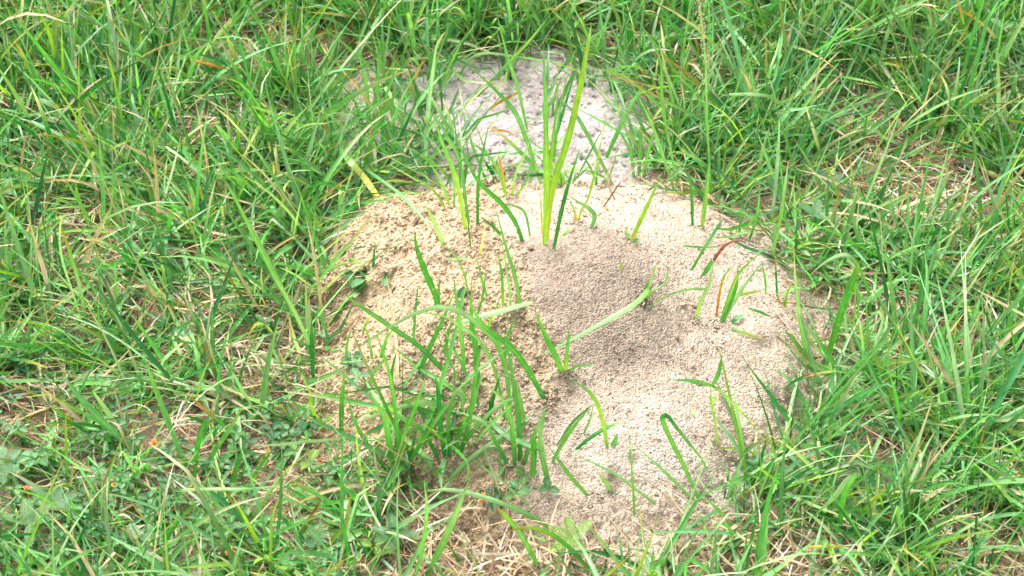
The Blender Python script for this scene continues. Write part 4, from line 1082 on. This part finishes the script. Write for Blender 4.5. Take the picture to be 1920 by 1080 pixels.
def mimosa(px, py, col, label, fr, hgt=25, sc=1.0):
    base = hit(px, py); root = bpy.data.objects.new('mimosa_plant', None); scn.collection.objects.link(root); root.location = base
    tag(root, label, 'mimosa plant', 'feathery leaved mimosa plants in the lawn')
    top = np.array([0.002, 0.0, hgt * 0.001])
    link('stem', stem_mesh(catmull([np.array([0, 0, -0.003]), np.array([0, 0.003, hgt * .0006]), top], 6), 0.0005, 'm', (0, 0, 0)), root)
    for a in fr:
        o = link('frond', FR[col], root, top); o.rotation_euler = (random.uniform(-.05, .3), random.uniform(-.2, .2), -math.radians(a)); o.scale = [sc * random.uniform(.85, 1.1)] * 3
mimosa(1068, 1062, 'y', 'bright mimosa with five feathery leaves at the bottom centre', [-62, -12, 38, 150, -130], 30, 1.05)
mimosa(735, 1035, 'b', 'blue green mimosa left of the bottom straw patch', [-60, -10, 35, 90, 190, 240], 18, .9)
mimosa(60, 1030, 'm', 'large mimosa in the bottom left corner', [-70, -15, 30, 75, 170], 28, 1.1)
mimosa(95, 985, 'b', 'blue green mimosa right beside the corner one', [-30, 20, 60, 95], 22, 1.0)
mimosa(255, 1045, 'b', 'mimosa at the bottom edge near the long blades', [-80, -20, 45, 85, 130], 20, 1.0)
mimosa(8, 905, 'b', 'mimosa cut by the left picture edge', [-10, 30, 120, 170], 20, 1.0)
mimosa(1905, 860, 'y', 'lime mimosa by the right picture edge', [-50, 5, 60, 130], 22, .9)
mimosa(1520, 450, 'b', 'teal mimosa beside the upper right rim of the mound', [-40, 10, 60, 100], 26, 1.1)
mimosa(590, 1030, 'b', 'mimosa half hidden left of the bottom tuft', [-40, 30, 90, 200], 14, .8)
mimosa(1545, 400, 'd', 'dark mimosa deep in the grass at the right of the mound', [-20, 40, 110], 30, 1.0)

# withered flowers
def flower_mesh(seed):
    rs = np.random.default_rng(seed); V, F = [], []; k = 0
    for i in range(26):
        a, e = rs.uniform(0, 6.28), rs.uniform(-0.3, 1.4)
        d = np.array([math.cos(a) * math.cos(e), math.sin(a) * math.cos(e), math.sin(e)]); t = np.cross(d, rs.normal(size=3)); t /= np.linalg.norm(t)
        L, w = rs.uniform(0.0028, 0.0050), rs.uniform(0.0007, 0.0013)
        n2 = np.cross(d, t) * 0.0005
        V += [d * .0003, d * L * .6 - t * w + n2, d * L + n2 * 2, d * L * .6 + t * w - n2]; F += [(k, k + 1, k + 2, k + 3)]; k += 4
    c = np.array([0.72, 0.36, 0.17])[None] * rs.uniform(0.7, 1.25, (26, 1)); c = np.repeat(c, 4, 0)
    return make_mesh('petals', np.array(V), F, mat=M_STRAW, tint=c, bl=np.zeros((len(V), 3)), smooth=False)
FL = [flower_mesh(i) for i in range(3)]
for px, py, s, lab in [(290, 833, 1.25, 'withered orange flower head, brightest in the lower left lawn'), (283, 778, .6, 'tiny pale orange flower bud above the brightest flower'), (600, 865, .7, 'small peach flower remains left of the mound foot'),
                       (397, 975, 1.1, 'cream coloured withered flower by the three wide blades'), (433, 1038, 1.2, 'orange flower head close to the bottom edge'), (50, 917, .8, 'orange flower scrap near the left edge'),
                       (905, 933, 1.25, 'orange flower head between clover and straw at lower centre'), (440, 887, .9, 'peach flower hidden in clover right of the vee blades'), (213, 910, .6, 'orange speck of a flower under the bottom left blades'), (583, 787, .6, 'small brown orange flower at the left mound foot')]:
    b = hit(px, py, 0.026)
    g = float(H(b[0], b[1]))
    root = bpy.data.objects.new('withered_flower', None); scn.collection.objects.link(root); root.location = (b[0], b[1], g)
    tag(root, lab, 'withered flower', 'withered orange flowers in the lawn')
    hz = b[2] - g
    link('stem', stem_mesh([(0, 0, -0.003), (0.0005, 0, hz * .5), (0, 0, hz)], 0.0004, 't', (0, 0, 0)), root)
    o = link('petals', FL[random.randrange(3)], root, (0, 0, hz)); o.scale = (s, s, s); o.rotation_euler = (random.uniform(-.4, .2), 0, random.uniform(0, 6))

# broad yellow leaf in the left lawn
def wide_leaf(px, py, L, w, az, col, label, hgt):
    b = hit(px, py, hgt * .001); g = float(H(b[0], b[1]))
    root = bpy.data.objects.new('leafy_weed', None); scn.collection.objects.link(root); root.location = (b[0], b[1], g)
    tag(root, label, 'weed', 'broad leaved weeds in the lawn')
    link('stem', stem_mesh([(0, 0, -0.003), (0.001, 0, hgt * .0005), (0, 0, hgt * .001)], 0.0006, 'y', (0, 0, 0)), root)
    for i, (a, s) in enumerate(az):
        place_leaf(root, (0, 0, hgt * .001), math.radians(a), 0.35, 0.1 * i, lib_leaf(L, w, col), s)
wide_leaf(228, 385, 0.019, 0.012, [(0, 1), (-75, .55), (80, .6)], 'y', 'yellow green weed with one large upright leaf, left lawn', 22)
wide_leaf(1880, 55, 0.016, 0.008, [(-40, 1), (60, .8)], 'm', 'weed with two narrow oval leaves near the top right', 40)
